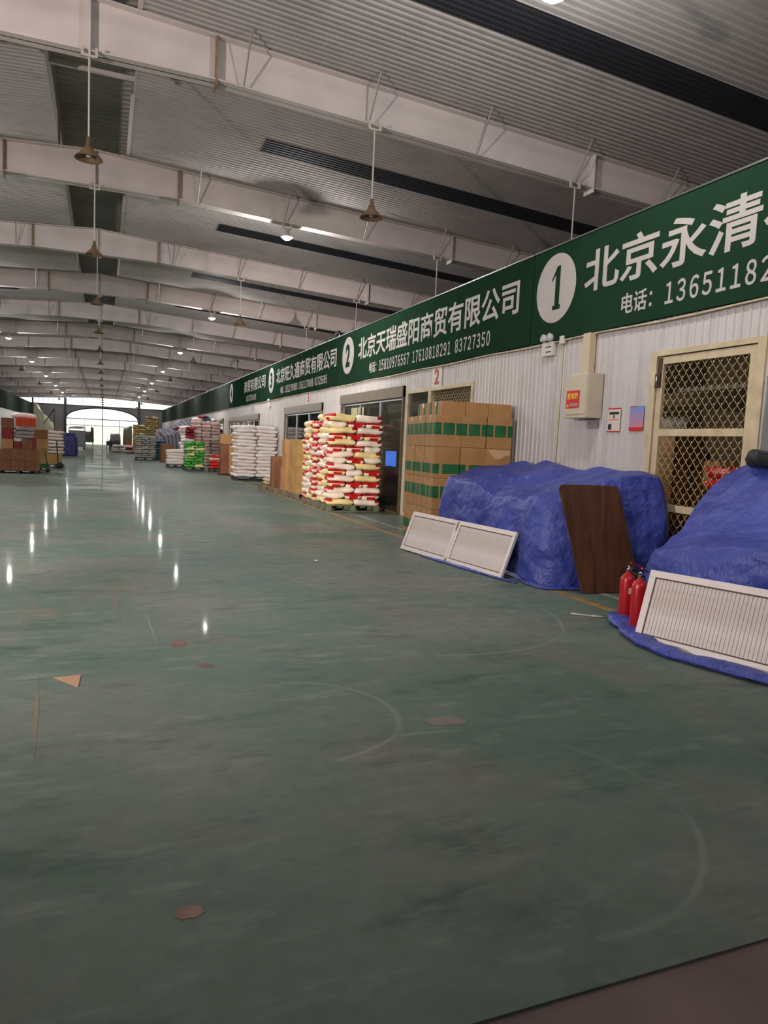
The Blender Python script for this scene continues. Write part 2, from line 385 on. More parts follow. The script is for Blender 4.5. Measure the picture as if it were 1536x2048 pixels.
M['shade_in'] = mat('white_enamel_inside', rgb(190, 186, 178), 0.4)
M['rod'] = mat('pale_lamp_rod', rgb(190, 184, 172), 0.5)
M['bulb_off'] = mat('unlit_bulb_glass', rgb(190, 190, 186), 0.15)
M['bulb_on'] = mat('lit_lamp', rgb(255, 255, 255), 0.5, emit=(0.82, 0.88, 1, 1), estr=42.0)
M['bulb_on'].cycles.emission_sampling = 'NONE'
M['pane'] = mat('daylit_pane', rgb(230, 230, 214), 0.5, emit=(0.99, 1.0, 0.93, 1), estr=PANE_E)
M['pane_low'] = mat('daylit_plastic_curtain', rgb(224, 218, 184), 0.5, emit=(1.0, 0.96, 0.78, 1), estr=PANE_E * 0.62)
M['glow'] = mat('lit_yellow_curtain', rgb(226, 210, 130), 0.6, emit=(1.0, 0.90, 0.50, 1), estr=0.55)
M['screen'] = mat('blue_lit_screen', rgb(30, 60, 160), 0.3, emit=(0.12, 0.30, 1.0, 1), estr=0.9)
def glass_mat():
    m = bpy.data.materials.new('window_glass'); m.use_nodes = True; N = m.node_tree.nodes; L = m.node_tree.links
    N.remove(N['Principled BSDF']); t = N.new('ShaderNodeBsdfTransparent'); t.inputs[0].default_value = (0.80, 0.84, 0.88, 1)
    g = N.new('ShaderNodeBsdfGlossy'); g.inputs['Roughness'].default_value = 0.03
    lw = N.new('ShaderNodeLayerWeight'); lw.inputs[0].default_value = 0.5
    pw = N.new('ShaderNodeMath'); pw.operation = 'POWER'; L.new(lw.outputs['Facing'], pw.inputs[0]); pw.inputs[1].default_value = 4.0
    fr = N.new('ShaderNodeMath'); fr.operation = 'MULTIPLY_ADD'; L.new(pw.outputs[0], fr.inputs[0]); fr.inputs[1].default_value = 0.7; fr.inputs[2].default_value = 0.03
    mx = N.new('ShaderNodeMixShader'); L.new(fr.outputs[0], mx.inputs[0]); L.new(t.outputs[0], mx.inputs[1]); L.new(g.outputs[0], mx.inputs[2])
    L.new(mx.outputs[0], N['Material Output'].inputs[0]); return m
M['glass'] = glass_mat()

# ------------------------------------------------------------------ setting: floor, roof, walls
XR, XL, RX = 6.0, -7.0, -0.22           # shop fronts right and left, ridge line
Y0, YE, YS = -7.0, 108.0, 83.3          # hall start, hall end, end of the shop rows
XO = 14.0                               # outer walls
BY = [-0.6, 5.1, 10.5, 15.8, 21.6, 27.5] + [33.5 + 6 * k for k in range(13)]
def zroof(x): return 7.05 - 0.062 * abs(x - RX)

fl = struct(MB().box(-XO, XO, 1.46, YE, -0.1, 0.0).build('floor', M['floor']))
MB().box(4.51 - 0.05, 4.51 + 0.05, 1.6, 46, 0, 0.002).build('yellow_line', M['yellow_line'], fl)
MB().box(4.955 - 0.04, 4.955 + 0.04, 1.6, 46, 0, 0.002).build('white_line', M['white_line'], fl)
def patch(cx, cy, rx, ry, seed, m='peel'):
    r = random.Random(seed); p = []
    for k in range(18):
        t = 2 * PI * k / 18; q = r.uniform(0.8, 1.12); p.append((cx + rx * q * math.cos(t), cy + ry * q * math.sin(t), 0.0))
    MB().slab(p, (0, 0, 0.0015)).build('peeled_patch', M[m], fl)
patch(0.255, 2.115, 0.045, 0.035, 1)
patch(0.62, 4.55, 0.05, 0.05, 2); patch(0.50, 5.1, 0.06, 0.09, 3); patch(1.72, 3.3, 0.12, 0.07, 4, 'peel2')
def scratch(x0, y0, x1, y1, w_, m):
    d = Vector((y1 - y0, x0 - x1, 0)).normalized() * w_
    MB().slab([(x0, y0, 0), ((x0 + x1) / 2 + d.x, (y0 + y1) / 2 + d.y, 0), (x1, y1, 0), ((x0 + x1) / 2 - d.x, (y0 + y1) / 2 - d.y, 0)], (0, 0, 0.0012)).build('scuff_mark', M[m], fl)
M['scuff'] = mat('pale_scuff', rgb(124, 128, 118), 0.5); M['scuff_b'] = mat('brown_scuff', rgb(112, 98, 82), 0.6)
scratch(0.06, 7.6, 0.13, 5.6, 0.014, 'scuff_b'); scratch(0.32, 6.3, 0.36, 5.0, 0.005, 'scuff'); scratch(1.7, 5.25, 4.1, 4.72, 0.007, 'scuff')
scratch(-0.36, 4.6, -0.28, 3.4, 0.012, 'scuff_b')
struct(MB().box(-XO, XO, Y0, 1.46, -0.11, -0.008).build('floor_entry', M['entry']))

def corrugated(name, x0, x1, ya, yb, zf, period, depth, m, dz=0.0, flip=1):
    """sheet whose ribs run along x, following the roof slope"""
    b = MB(); prof = []; y = ya
    while y < yb - 1e-6:
        for f, h in ((0, 0), (0.35, 0), (0.5, 1), (0.85, 1)):
            yy = y + f * period
            if yy <= yb: prof.append((yy, h * depth))
        y += period
    prof.append((yb, 0))
    for (yy, h) in prof: b.v += [(x0, yy, zf(x0) - h + dz), (x1, yy, zf(x1) - h + dz)]
    for k in range(len(prof) - 1): b.f.append((2 * k, 2 * k + 1, 2 * k + 3, 2 * k + 2))
    return b.build(name, m)
RO0, RO1 = -0.87, 0.42                  # ridge slot
ce = struct(corrugated('ceiling', RO1, XO, Y0, YE, zroof, 0.115, 0.018, M['ceiling']))
struct(corrugated('ceiling', -XO, RO0, Y0, YE, zroof, 0.115, 0.018, M['ceiling']))
rv = MB()
rv.box(RO0 - 0.04, RO0, Y0, YE, 7.0, 7.85).box(RO1, RO1 + 0.04, Y0, YE, 7.0, 7.85)
struct(rv.build('trim_1', M['ceiling']))
struct(corrugated('ceiling', RO0 - 0.1, RO1 + 0.1, Y0, YE, lambda x: 7.86, 0.2, 0.028, M['ceiling']))
for i, by in enumerate(BY[1:9]):
    b = MB(); yy = by + 2.6
    b.box(RO1 - 0.06, RO1, yy, BY[i + 2], 6.99, 7.07).box(RO0, RO1, yy, yy + 0.06, 7.3, 7.36)
    struct(b.build('trim_%d' % (i + 2), M['beam']))
# dark skylight strips in the middle of each bay
sk = [(BY[i] + BY[i + 1]) / 2 for i in range(len(BY) - 1)]
for i, yc in enumerate(sk):
    a = yc - 0.32 + 0.35; bq = yc + 0.32 + 0.35
    if i == 1: a, bq = 7.75, 8.38
    for s in (1, -1):
        x0, x1 = (2.65, 13.6) if s > 0 else (-13.6, -3.1)
        struct(corrugated('window_%d' % (2 * i + (1 if s > 0 else 2)), x0, x1, a, bq, zroof, 0.1, 0.012, M['skylight'], -0.03))

# outer walls, ends
struct(MB().box(XO, XO + 0.1, Y0, YE, 0, 6.4).build('wall_outer_right', M['grey_wall']))
struct(MB().box(-XO - 0.1, -XO, Y0, YE, 0, 6.4).build('wall_outer_left', M['grey_wall']))
struct(MB().box(-XO, -3.2, Y0 - 0.1, Y0, 0, 7.1).box(3.2, XO, Y0 - 0.1, Y0, 0, 7.1).box(-3.2, 3.2, Y0 - 0.1, Y0, 4.2, 7.9).build('wall_entrance', M['grey_wall']))

# far end wall with an arched doorway and a strip of daylit panes
AX, AH, ZS, ZC = -0.25, 4.65, 3.62, 5.08
arc = [(AX + AH * math.cos(PI - PI * k / 24), ZS + (ZC - ZS) * math.sin(PI * k / 24)) for k in range(25)]
fw = MB()
pts = [(-XO, 0), (AX - AH, 0)] + arc + [(AX + AH, 0), (XO, 0), (XO, 5.3), (-XO, 5.3)]
b = MB()
b.slab([(x, YE, z) for x, z in [(-XO, 0), (AX - AH, 0), (AX - AH, 5.3), (-XO, 5.3)]], (0, 0.2, 0))
b.slab([(x, YE, z) for x, z in [(AX + AH, 0), (XO, 0), (XO, 5.3), (AX + AH, 5.3)]], (0, 0.2, 0))
for (xa, za), (xb, zb) in zip(arc, arc[1:]): b.slab([(xa, YE, za), (xb, YE, zb), (xb, YE, 5.3), (xa, YE, 5.3)], (0, 0.2, 0))
far = struct(b.build('wall_far', M['grey_wall']))
b = MB()
for (xa, za), (xb, zb) in zip(arc, arc[1:]): b.tube((xa, YE - 0.03, za), (xb, YE - 0.03, zb), 0.09, 5)
b.build('arch_rib', M['dark_steel'], far)
for xx in (AX - AH - 0.15, AX + AH + 0.15): MB().box(xx - 0.16, xx + 0.16, YE - 0.2, YE, 0, 6.6).build('post', M['dark_steel'], far)
MB().box(-9.2, -9.0, YE - 0.15, YE, 0, 6.6).build('post', M['dark_steel'], far)
MB().box(-XO, XO, YE - 0.12, YE + 0.05, 5.22, 5.36).build('sill_beam', M['dark_steel'], far)
wn = struct(MB().box(-XO, XO, YE + 0.06, YE + 0.08, 5.3, 7.05).build('window_60', M['pane']))
b = MB()
x = -XO
while x < XO: b.box(x - 0.02, x + 0.02, YE, YE + 0.05, 5.36, 7.0); x += 0.62
b.box(-XO, XO, YE, YE + 0.05, 5.85, 5.88)
b.build('mullions', M['dark_steel'], wn)
dr = struct(MB().box(AX - AH, AX + AH, YE - 0.06, YE + 0.02, 3.44, 3.56).box(AX - AH, AX + AH, YE - 0.05, YE + 0.02, 2.58, 2.66)
    .box(AX - 0.06, AX + 0.06, YE - 0.06, YE + 0.02, 2.6, 5.0).box(AX - 2.4, AX - 2.34, YE - 0.05, YE + 0.02, 2.6, 3.5).box(AX + 2.2, AX + 2.28, YE - 0.05, YE + 0.02, 0, 3.5).build('door_1', M['dark_steel']))
for x0, x1 in ((AX - AH, AX - 2.4), (AX - 2.34, AX - 0.06), (AX + 0.06, AX + 2.2), (AX + 2.28, AX + AH)):
    MB().box(x0, x1, YE + 0.03, YE + 0.05, 2.66, 3.44).build('pane', M['pane'], dr)
for side in (0, 1):
    pl = [(x_, z_) for x_, z_ in arc if (x_ <= AX + .01 if side == 0 else x_ >= AX - .01)]
    pl = [(AX, 3.56)] + (pl[::-1] if side == 0 else pl[::1]) + [((AX - AH) if side == 0 else (AX + AH), 3.56)]
    MB().slab([(x_, YE + 0.03, z_) for x_, z_ in pl], (0, 0.02, 0)).build('pane', M['pane'], dr)
for x0, x1 in ((AX - AH, AX - 2.4), (AX - 2.34, AX - 0.06), (AX + 0.06, AX + 2.2), (AX + 2.28, AX + AH)):
    MB().box(x0, x1, YE + 0.1, YE + 0.12, 0, 2.58).build('curtain', M['pane_low'], dr)

# right shop front: core with openings, ribbed panels in front
OPEN = [(5.28, 6.72, 2.66), (11.12, 14.05, 2.66), (14.2, 18.55, 2.78), (20.35, 25.05, 2.68), (29.6, 37.2, 2.6), (39.2, 46.2, 2.6)]
ZT = 3.12
b = MB(); y = Y0
for a, c, zt in OPEN:
    b.box(XR + 0.02, XR + 0.1, y, a, 0, ZT); b.box(XR + 0.02, XR + 0.1, a, c, zt, ZT); y = c
b.box(XR + 0.02, XR + 0.1, y, YS, 0, ZT)
wr = struct(b.build('wall_right', M['wall_core']))
PANEL = {}
def ribbed(wd, z0, z1):
    key = (round(wd, 3), round(z0, 3), round(z1, 3))
    if key in PANEL: return PANEL[key]
    b = MB(); n = max(1, round(wd / 0.105)); p = wd / n; prof = [(0, 0.006), (0.012, 0)]
    for k in range(n):
        q = k * p; prof += [(q + p * 0.30, 0), (q + p * 0.40, -0.012), (q + p * 0.60, -0.012), (q + p * 0.70, 0)]
    prof += [(wd - 0.012, 0), (wd, 0.006)]
    for yy, h in prof: b.v += [(h, yy, z0), (h, yy, z1)]
    for k in range(len(prof) - 1): b.f.append((2 * k, 2 * k + 2, 2 * k + 3, 2 * k + 1))
    PANEL[key] = b.mesh('wall_panel', M['wall']); return PANEL[key]
def panels(a, c, z0):
    n = max(1, math.ceil((c - a) / 0.95)); wd = (c - a) / n
    for k in range(n): link('wall_panel', ribbed(wd, z0, ZT), wr, (XR, a + k * wd, 0))
y = Y0
for a, c, zt in OPEN:
    panels(y, a, 0.0); panels(a, c, zt); y = c
panels(y, YS, 0.0)
# rooms behind the shop front
b = MB()
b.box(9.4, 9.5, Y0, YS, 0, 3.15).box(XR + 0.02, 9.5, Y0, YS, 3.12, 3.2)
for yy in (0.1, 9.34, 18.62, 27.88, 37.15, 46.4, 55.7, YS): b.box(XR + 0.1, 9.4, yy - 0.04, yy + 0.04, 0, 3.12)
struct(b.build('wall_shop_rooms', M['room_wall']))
struct(MB().box(XR, XO, YS, YS + 0.1, 0, 3.2).build('wall_shop_end', M['grey_wall']))
# left shop front
wl = struct(MB().box(XL - 0.1, XL, Y0, YS, 0, 3.1).build('wall_left', M['wall']))
struct(MB().box(-XO, XL, YS, YS + 0.1, 0, 3.2).box(-XO, XL, Y0, YS, 3.1, 3.2).build('wall_left_block', M['grey_wall']))

# ------------------------------------------------------------------ roof beams
def zbot(x):
    d = abs(x - RX); return 6.33 - 0.058 * max(0.0, d - 1.6)
def make_beam(by):
    root = link('roof_beam', None, None, (0, by, 0)); root.empty_display_size = 0.2
    xs = [-XO, -8.1, -4.5, -1.82, RX, 1.38, 4.5, 7.66, XO]
    b = MB()
    for xa, xb in zip(xs, xs[1:]): b.slab([(xa, -0.01, zbot(xa)), (xb, -0.01, zbot(xb)), (xb, -0.01, zroof(xb) - 0.03), (xa, -0.01, zroof(xa) - 0.03)], (0, 0.02, 0))
    b.build('web', M['beam'], root)
    b = MB()
    for xa, xb in zip(xs, xs[1:]): b.slab([(xa, -0.12, zbot(xa)), (xb, -0.12, zbot(xb)), (xb, -0.12, zbot(xb) + 0.016), (xa, -0.12, zbot(xa) + 0.016)], (0, 0.24, 0))
    b.build('bottom_flange', M['beam'], root)
    b = MB()
    for xa, xb in zip(xs, xs[1:]): b.slab([(xa, -0.12, zroof(xa) - 0.05), (xb, -0.12, zroof(xb) - 0.05), (xb, -0.12, zroof(xb) - 0.034), (xa, -0.12, zroof(xa) - 0.034)], (0, 0.24, 0))
    b.build('top_flange', M['beam'], root)
    for xq in (-8.1, -1.82, RX, 1.38, 7.66):
        MB().box(xq - 0.012, xq + 0.012, -0.13, 0.13, zbot(xq) - 0.07, zroof(xq) - 0.05).build('splice_plate', M['rust'] if xq in (1.38, -1.82) else M['beam'], root)
    for xq in (1.75, 3.6, 5.42, 7.28, 9.1, 10.9, -2.2, -4.05, -5.9, -7.75, -9.6):
        MB().tube((xq, -0.10, zbot(xq) + 0.0), (xq + 0.03, -0.49, zroof(xq) - 0.03), 0.014, 5).build('fly_brace', M['brace'], root)
    return root
beam0 = make_beam(BY[0])
for i, by in enumerate(BY):
    o = beam0 if i == 0 else copy_tree(beam0)
    o.location = (0, by, 0)
    if i < 2: lb = ('white steel roof beam behind the camera over the entrance' if i == 0 else 'white steel roof beam overhead just above the picture')
    else: lb = '%s white steel roof beam counted from the top of the picture' % ORD[i - 2]
    tag(o, lb, 'beam', 'white roof beams')

# ------------------------------------------------------------------ pendant lamps
def make_pendant(drop, lit):
    root = link('pendant_lamp', None); root.empty_display_size = 0.1
    b = MB().box(-0.10, 0.10, -0.02, 0.02, -0.10, -0.075).box(-0.10, -0.07, -0.02, 0.02, -0.10, 0.02).box(0.07, 0.10, -0.02, 0.02, -0.10, 0.02)
    b.build('hanger_bracket', M['rod'], root)
    MB().tube((0, 0, -0.08), (0, 0, -drop + 0.18), 0.013, 6).build('rod', M['rod'], root)
    if lit:
        MB().lathe([(0.0, 0.16), (0.05, 0.16), (0.06, 0.05), (0.13, 0.02), (0.13, -0.005)], 16, (0, 0, -drop)).build('housing', M['white_plastic'], root, True)
        MB().lathe([(0.0, -0.065), (0.045, -0.06), (0.085, -0.035), (0.105, 0.0), (0.0, 0.002)], 16, (0, 0, -drop)).build('bulb', M['bulb_on'], root, True)
    else:
        MB().lathe([(0.0, 0.20), (0.028, 0.20), (0.03, 0.12), (0.045, 0.11), (0.055, 0.06), (0.17, -0.06), (0.175, -0.07), (0.165, -0.065), (0.05, 0.05)], 22, (0, 0, -drop)).build('shade', M['shade'], root, True)
        MB().lathe([(0.0, -0.05), (0.03, -0.045), (0.045, -0.01), (0.03, 0.05)], 14, (0, 0, -drop)).build('bulb', M['bulb_off'], root, True)
    return root
def lamp_light(o, drop, power, col, r=0.09, down=0):
    ld = bpy.data.lights.new('lamp_light', 'POINT'); ld.energy = power; ld.color = col; ld.shadow_soft_size = 0.045
    lo = bpy.data.objects.new('lamp_light', ld); COL.objects.link(lo); lo.parent = o; lo.location = (0, 0, -drop - 0.115)
    if down:
        ld = bpy.data.lights.new('lamp_beam', 'SPOT'); ld.energy = down; ld.color = col; ld.shadow_soft_size = r
        ld.spot_size = math.radians(166); ld.spot_blend = 0.35
        lo = bpy.data.objects.new('lamp_beam', ld); COL.objects.link(lo); lo.parent = o; lo.location = (0, 0, -drop - 0.12)
p_off = make_pendant(1.28, False); p_lit = make_pendant(0.27, True)
used = {'off': False, 'lit': False}
cnt = {'right': 0, 'left': 0, 'middle': 0}
def place(kind, x, y, z, label, group, power=None, col=LAMP_COL):
    src = p_lit if kind == 'lit' else p_off
    o = src if not used[kind] else copy_tree(src)
    used[kind] = True
    o.location = (x, y, z); tag(o, label, 'lamp', group)
    return o
lights = []
for i, by in enumerate(BY):
    if i == 0: continue
    if by > 103: break
    for row, x in (('right', 3.68), ('middle', -0.22), ('left', -4.38)):
        lit = row != 'middle' and i % 2 == 1
        if i == 1:
            if row == 'middle': continue
            yy, xx = by, x
        n = cnt[row]; cnt[row] += 1
        yy = by - 0.16 if not lit else by - 0.02
        zz = zbot(x) + (0.0 if lit else 0.0)
        word = {'right': 'in the right row', 'left': 'in the left row', 'middle': 'in the middle row'}[row]
        if lit: lb = '%s lit white lamp %s under the roof beams' % (ORD[n // 2], word)
        else: lb = '%s unlit lamp with cone shade on a long rod %s' % (ORD[n if row == 'middle' else n // 2], word)
        if i == 1 and lit:
            o = place('lit', 3.92 if row == 'right' else x, 6.12 if row == 'right' else by, zroof(3.92) - 0.04 if row == 'right' else zz,
                      'bluish lit lamp at the top edge of the picture' if row == 'right' else 'lit lamp nearest the entrance in the left row', 'lit lamps')
        else:
            o = place('lit' if lit else 'off', x, yy, zz, lb, 'lit lamps' if lit else 'unlit cone lamps')
        if lit: lights.append((o, 0.27))
# the lamp at the top edge hangs lower
for o, d in lights: pass
near = lights[0][0]
near.location = (3.92, 6.12, 6.05)
MB().tube((0, 0, 0), (0, 0, zroof(3.92) - 6.05 - 0.05), 0.012, 6).build('extension_rod', M['rod'], near)
for k, (o, d) in enumerate(lights):
    pw, dn = (LAMP_W, DOWN_W) if k > 1 else (170.0, 30.0) if k == 0 else (150.0, 0)
    lamp_light(o, d, pw * (1.0 if o.location.y < 45 else 1.3), LAMP_COL, 0.09, dn if o.location.y < 45 else 0)
for s, x in (('left', -4.38), ('right', 3.68)):
    o = place('lit', x, BY[0], zbot(x), 'lit lamp over the entrance behind the camera on the %s' % s, 'lit lamps')
    lamp_light(o, 0.27, WARM_W if s == 'left' else WARM_W * 0.5, WARM_COL)
# floodlight clamped to the left shop front
t = thing('floodlight', 'floodlight on the left shop front beside the camera', 'lamp', (XL + 0.35, 2.6, 2.75))
MB().box(-0.08, 0.0, -0.22, 0.22, -0.16, 0.16).build('housing', M['dark_steel'], t, bevel=0.01)
MB().box(0.0, 0.006, -0.20, 0.20, -0.14, 0.14).build('lens', mat('floodlight_lens', rgb(255, 240, 225), 0.4, emit=(1, 0.86, 0.78, 1), estr=12), t)
MB().box(-0.35, -0.08, -0.02, 0.02, -0.02, 0.02).build('bracket', M['dark_steel'], t)
ld = bpy.data.lights.new('flood_beam', 'SPOT'); ld.energy = FLOOD_W; ld.color = WARM_COL; ld.shadow_soft_size = 0.12; ld.spot_size = math.radians(125); ld.spot_blend = 0.6
lo = bpy.data.objects.new('flood_beam', ld); COL.objects.link(lo); lo.parent = t; lo.location = (0.12, 0, 0)
t.rotation_euler = (0, -math.radians(5), math.radians(48)); lo.rotation_euler = (0, -PI / 2, 0)
t = thing('work_light', 'low work light on a tripod by the left shop front', 'lamp', (XL + 0.5, 2.0, 0))
hd = link('lamp_head', None, t, (0, 0, 1.0)); hd.empty_display_size = 0.1
MB().lathe([(0, 0.0), (0.10, 0.0), (0.15, 0.14), (0.16, 0.15), (0.14, 0.15), (0.02, 0.03)], 20).build('reflector', M['dark_steel'], hd, True)
MB().lathe([(0, 0.12), (0.13, 0.13)], 20).build('lens', bpy.data.materials['floodlight_lens'], hd)
for k in range(3): MB().tube((0, 0, 0.95), (0.35 * math.cos(k * 2.1), 0.35 * math.sin(k * 2.1), 0), 0.015, 6).build('leg', M['dark_steel'], t)
ld = bpy.data.lights.new('work_beam', 'SPOT'); ld.energy = BEAM_W; ld.color = WARM_COL; ld.shadow_soft_size = 0.12; ld.spot_size = math.radians(38); ld.spot_blend = 0.6
lo = bpy.data.objects.new('work_beam', ld); COL.objects.link(lo); lo.parent = hd; lo.location = (0, 0, 0.2); lo.rotation_euler = (PI, 0, 0)
hd.rotation_euler = Vector((4.6 - t.location.x, 22 - t.location.y, 0.1 - 1.0)).to_track_quat('Z', 'Y').to_euler()
# lamp rods that hang behind the big sign
for i in (2, 3, 4, 5):
    o = place('off', 7.28, BY[i] - 0.13, zbot(7.28), '%s lamp rod reaching down behind the green sign' % ORD[i - 2], 'lamps behind the sign')

# ------------------------------------------------------------------ shop signs
def sign(ya, yb, num, name, phone, label, name_y=None, phone_y=None, name_w=None, phone_w=None, full=True):
    root = thing('shop_sign', label, 'sign', (0, 0, 0), 0, 'green signs over the shops')
    MB().box(XR - 0.06, XR + 0.02, ya + 0.01, yb - 0.01, 3.07, 4.38).build('face_panel', M['sign'], root, bevel=0.004)
    MB().box(XR - 0.075, XR + 0.03, ya, yb, 4.38, 4.40).build('top_edge', M['sign_edge'], root)
    if num:
        cy = yb - 0.58; cz = 3.80
        p = [(XR - 0.0605, cy + 0.47 * math.cos(2 * PI * k / 48), cz + 0.48 * math.sin(2 * PI * k / 48)) for k in range(48)]
        MB().slab(p, (-0.004, 0, 0)).build('number_disc', M['letter'], root)
        wd = 0.22 if num == '1' else 0.34
        if num == '1':
            q = [(-0.09, 0.13), (0.03, 0.30), (0.10, 0.30), (0.10, -0.24), (0.13, -0.24), (0.13, -0.30), (-0.05, -0.30), (-0.05, -0.24), (0.0, -0.24), (0.0, 0.19), (-0.09, 0.10)]
            MB().slab([(XR - 0.0646, cy - a_, cz + b_) for a_, b_ in q], (-0.004, 0, 0)).build('numeral', M['sign'], root)
        else: wall_text('numeral', num, cy + wd / 2, cz - 0.30, wd, 0.60, XR - 0.066, M['sign'], root, 0.035)
    if name: wall_text('company_name', name, name_y, 3.60, name_w, 0.55, XR - 0.061, M['letter'], root, 0.017)
    tot = sum(len(p_) + 1.2 for p_ in phone) - 1.2; at = phone_y
    for p_ in phone:
        wq = phone_w * len(p_) / tot
        wall_text('phone_number' if p_[0].isdigit() else 'phone_label', p_, at, 3.21, wq, 0.25, XR - 0.061, M['letter'], root, 0.016)
        at -= wq + phone_w * 1.2 / tot
    return root
sign(0.1, 9.34, '1', '北京永清福', ('电话：', '13651182'), 'large green sign with number 1 in a pale disc above the mesh door', 8.10, 7.32, 3.45, 2.15)
sign(9.36, 18.62, '2', '北京天瑞盛阳商贸有限公司', ('电话：', '15810976567', '17610818291', '83727350'), 'green sign with number 2 disc and full company name', 17.22, 16.36, 7.50, 5.80)
sign(18.64, 27.88, '3', '北京旺久通商贸有限公司', ('电话：', '13521790888', '13611170088', '83725695'), 'green sign with number 3 disc seen at a slant', 26.45, 25.7, 7.40, 5.80)
sign(27.90, 37.14, '4', '商贸有限公司', ('83725695',), 'faded green sign beyond the number 3 sign', 33.0, 32.4, 4.6, 2.2)
for k in range(5):
    a = 37.16 + 9.26 * k
    r = thing('shop_sign', '%s plain grey sign panel counted beyond the faded green sign' % ORD[k], 'sign', (0, 0, 0), 0, 'green signs over the shops')
    MB().box(XR - 0.06, XR + 0.02, a, min(a + 9.22, YS), 3.07, 4.38).build('face_panel', M['sign_grey'], r, bevel=0.004)
    MB().box(XR - 0.075, XR + 0.03, a, min(a + 9.24, YS), 4.38, 4.40).build('top_edge', M['sign_edge'], r)
r = thing('shop_sign', 'long grey sign panel above the left shop row', 'sign', (0, 0, 0), 0, 'green signs over the shops')
MB().box(XL - 0.02, XL + 0.06, Y0, YS, 3.07, 4.36).build('face_panel', M['sign_grey'], r)
b = MB()
yy = -6.0
prev = None
pts = []
while yy < 46:
    pts.append((XR - 0.045, yy, 3.045 - 0.012 * math.sin(yy * 2.2))); yy += 0.55
tag(b.path(pts, 0.013, 6).build('cable_conduit', M['conduit'], None, True), 'thin cream cable conduit running under the green signs', 'conduit')

# number plates on the wall
def plate(num, yc, z0, label):
    r = thing('number_plate', label, 'sign', (0, 0, 0), 0, 'shop number plates')
    MB().box(XR - 0.024, XR - 0.012, yc - 0.22, yc + 0.22, z0, z0 + 0.40).build('plate', M['white_plastic'], r, bevel=0.003)
    wall_text('numeral', num, yc + 0.10, z0 + 0.05, 0.20, 0.30, XR - 0.025, M['red_num'], r, 0.02)
plate('2', 12.62, 2.655, 'white plate with a red 2 above the shop door')
plate('3', 22.0, 2.70, 'white plate with a red 3 beyond the tall sack stacks')
plate('4', 31.2, 2.66, 'far white number plate above the fourth shop window')

# ------------------------------------------------------------------ mesh doors and shop windows
def mesh_screen(ya, yb, za, zb, x, parent, cell_y=0.105, cell_z=0.13, r=0.003):
    b = MB(); k = cell_z / cell_y; wy = yb - ya
    def clip(y_, z_, s):
        pass
    n = int((wy * k + (zb - za)) / cell_z) + 2
    for s in (1, -1):
        for q in range(-1, n + 1):
            # line z = za + q*cell_z - s' along y
            if s > 0: f = lambda y_: za + q * cell_z - k * (y_ - ya)
            else: f = lambda y_: za + q * cell_z - k * (yb - y_)
            ys = []
            for zz in (za, zb):
                y_ = ya + (za + q * cell_z - zz) / k if s > 0 else yb - (za + q * cell_z - zz) / k
                if ya - 1e-6 <= y_ <= yb + 1e-6: ys.append((y_, zz))
            for y_ in (ya, yb):
                zz = f(y_)
                if za <= zz <= zb: ys.append((y_, zz))
            if len(ys) < 2: continue
            a = min(ys); c = max(ys)
            if abs(a[0] - c[0]) < 0.02: continue
            b.tube((x + 0.003 * s, a[0], a[1]), (x + 0.003 * s, c[0], c[1]), r, 4)
    b.build('wire_mesh', M['wire'], parent)
    # weld knots
    kb = MB(); rows = int((zb - za) / (cell_z / 2))
    for i in range(rows + 1):
        zz = za + i * cell_z / 2; yy = ya + (0 if i % 2 == 0 else cell_y / 2)
        while yy < yb:
            kb.box(x - 0.009, x + 0.002, yy - 0.007, yy + 0.007, zz - 0.008, zz + 0.008); yy += cell_y
    kb.build('mesh_knots', M['wire'], parent)['kind'] = 'stuff'
def rect_frame(b, ya, yb, za, zb, x0, x1, wd):
    b.box(x0, x1, ya, yb, zb - wd, zb).box(x0, x1, ya, yb, za, za + wd).box(x0, x1, ya, ya + wd, za + wd, zb - wd).box(x0, x1, yb - wd, yb, za + wd, zb - wd)
d = thing('mesh_door', 'cream steel door with diamond wire mesh between the blue tarps', 'door')
b = MB().box(XR - 0.02, XR + 0.1, 6.68, 6.78, 0, 2.7).box(XR - 0.02, XR + 0.1, 5.2, 5.30, 0, 2.7).box(XR - 0.02, XR + 0.1, 5.30, 6.68, 2.64, 2.7)
b.build('door_frame', M['cream_paint'], d, bevel=0.004)
b = MB(); rect_frame(b, 5.31, 6.67, 0.03, 2.63, XR + 0.0, XR + 0.045, 0.085)
b.box(XR, XR + 0.045, 5.395, 6.585, 1.72, 1.80).box(XR, XR + 0.045, 5.395, 6.585, 0.86, 0.94)
b.build('leaf', M['cream_paint'], d, bevel=0.003)
for za, zb in ((0.115, 0.86), (0.94, 1.72), (1.80, 2.545)): mesh_screen(5.395, 6.585, za, zb, XR + 0.02, d)
lk = MB().box(XR - 0.03, XR + 0.0, 6.60, 6.68, 2.28, 2.44).build('lock_plate', M['lock'], d, bevel=0.006)
MB().tube((XR - 0.045, 6.63, 2.31), (XR - 0.045, 6.63, 2.41), 0.012, 8).build('bolt', M['chrome'], lk, True)
MB().box(XR - 0.01, XR, 6.60, 6.66, 2.44, 2.62).build('rust_stain', M['lock'], d)

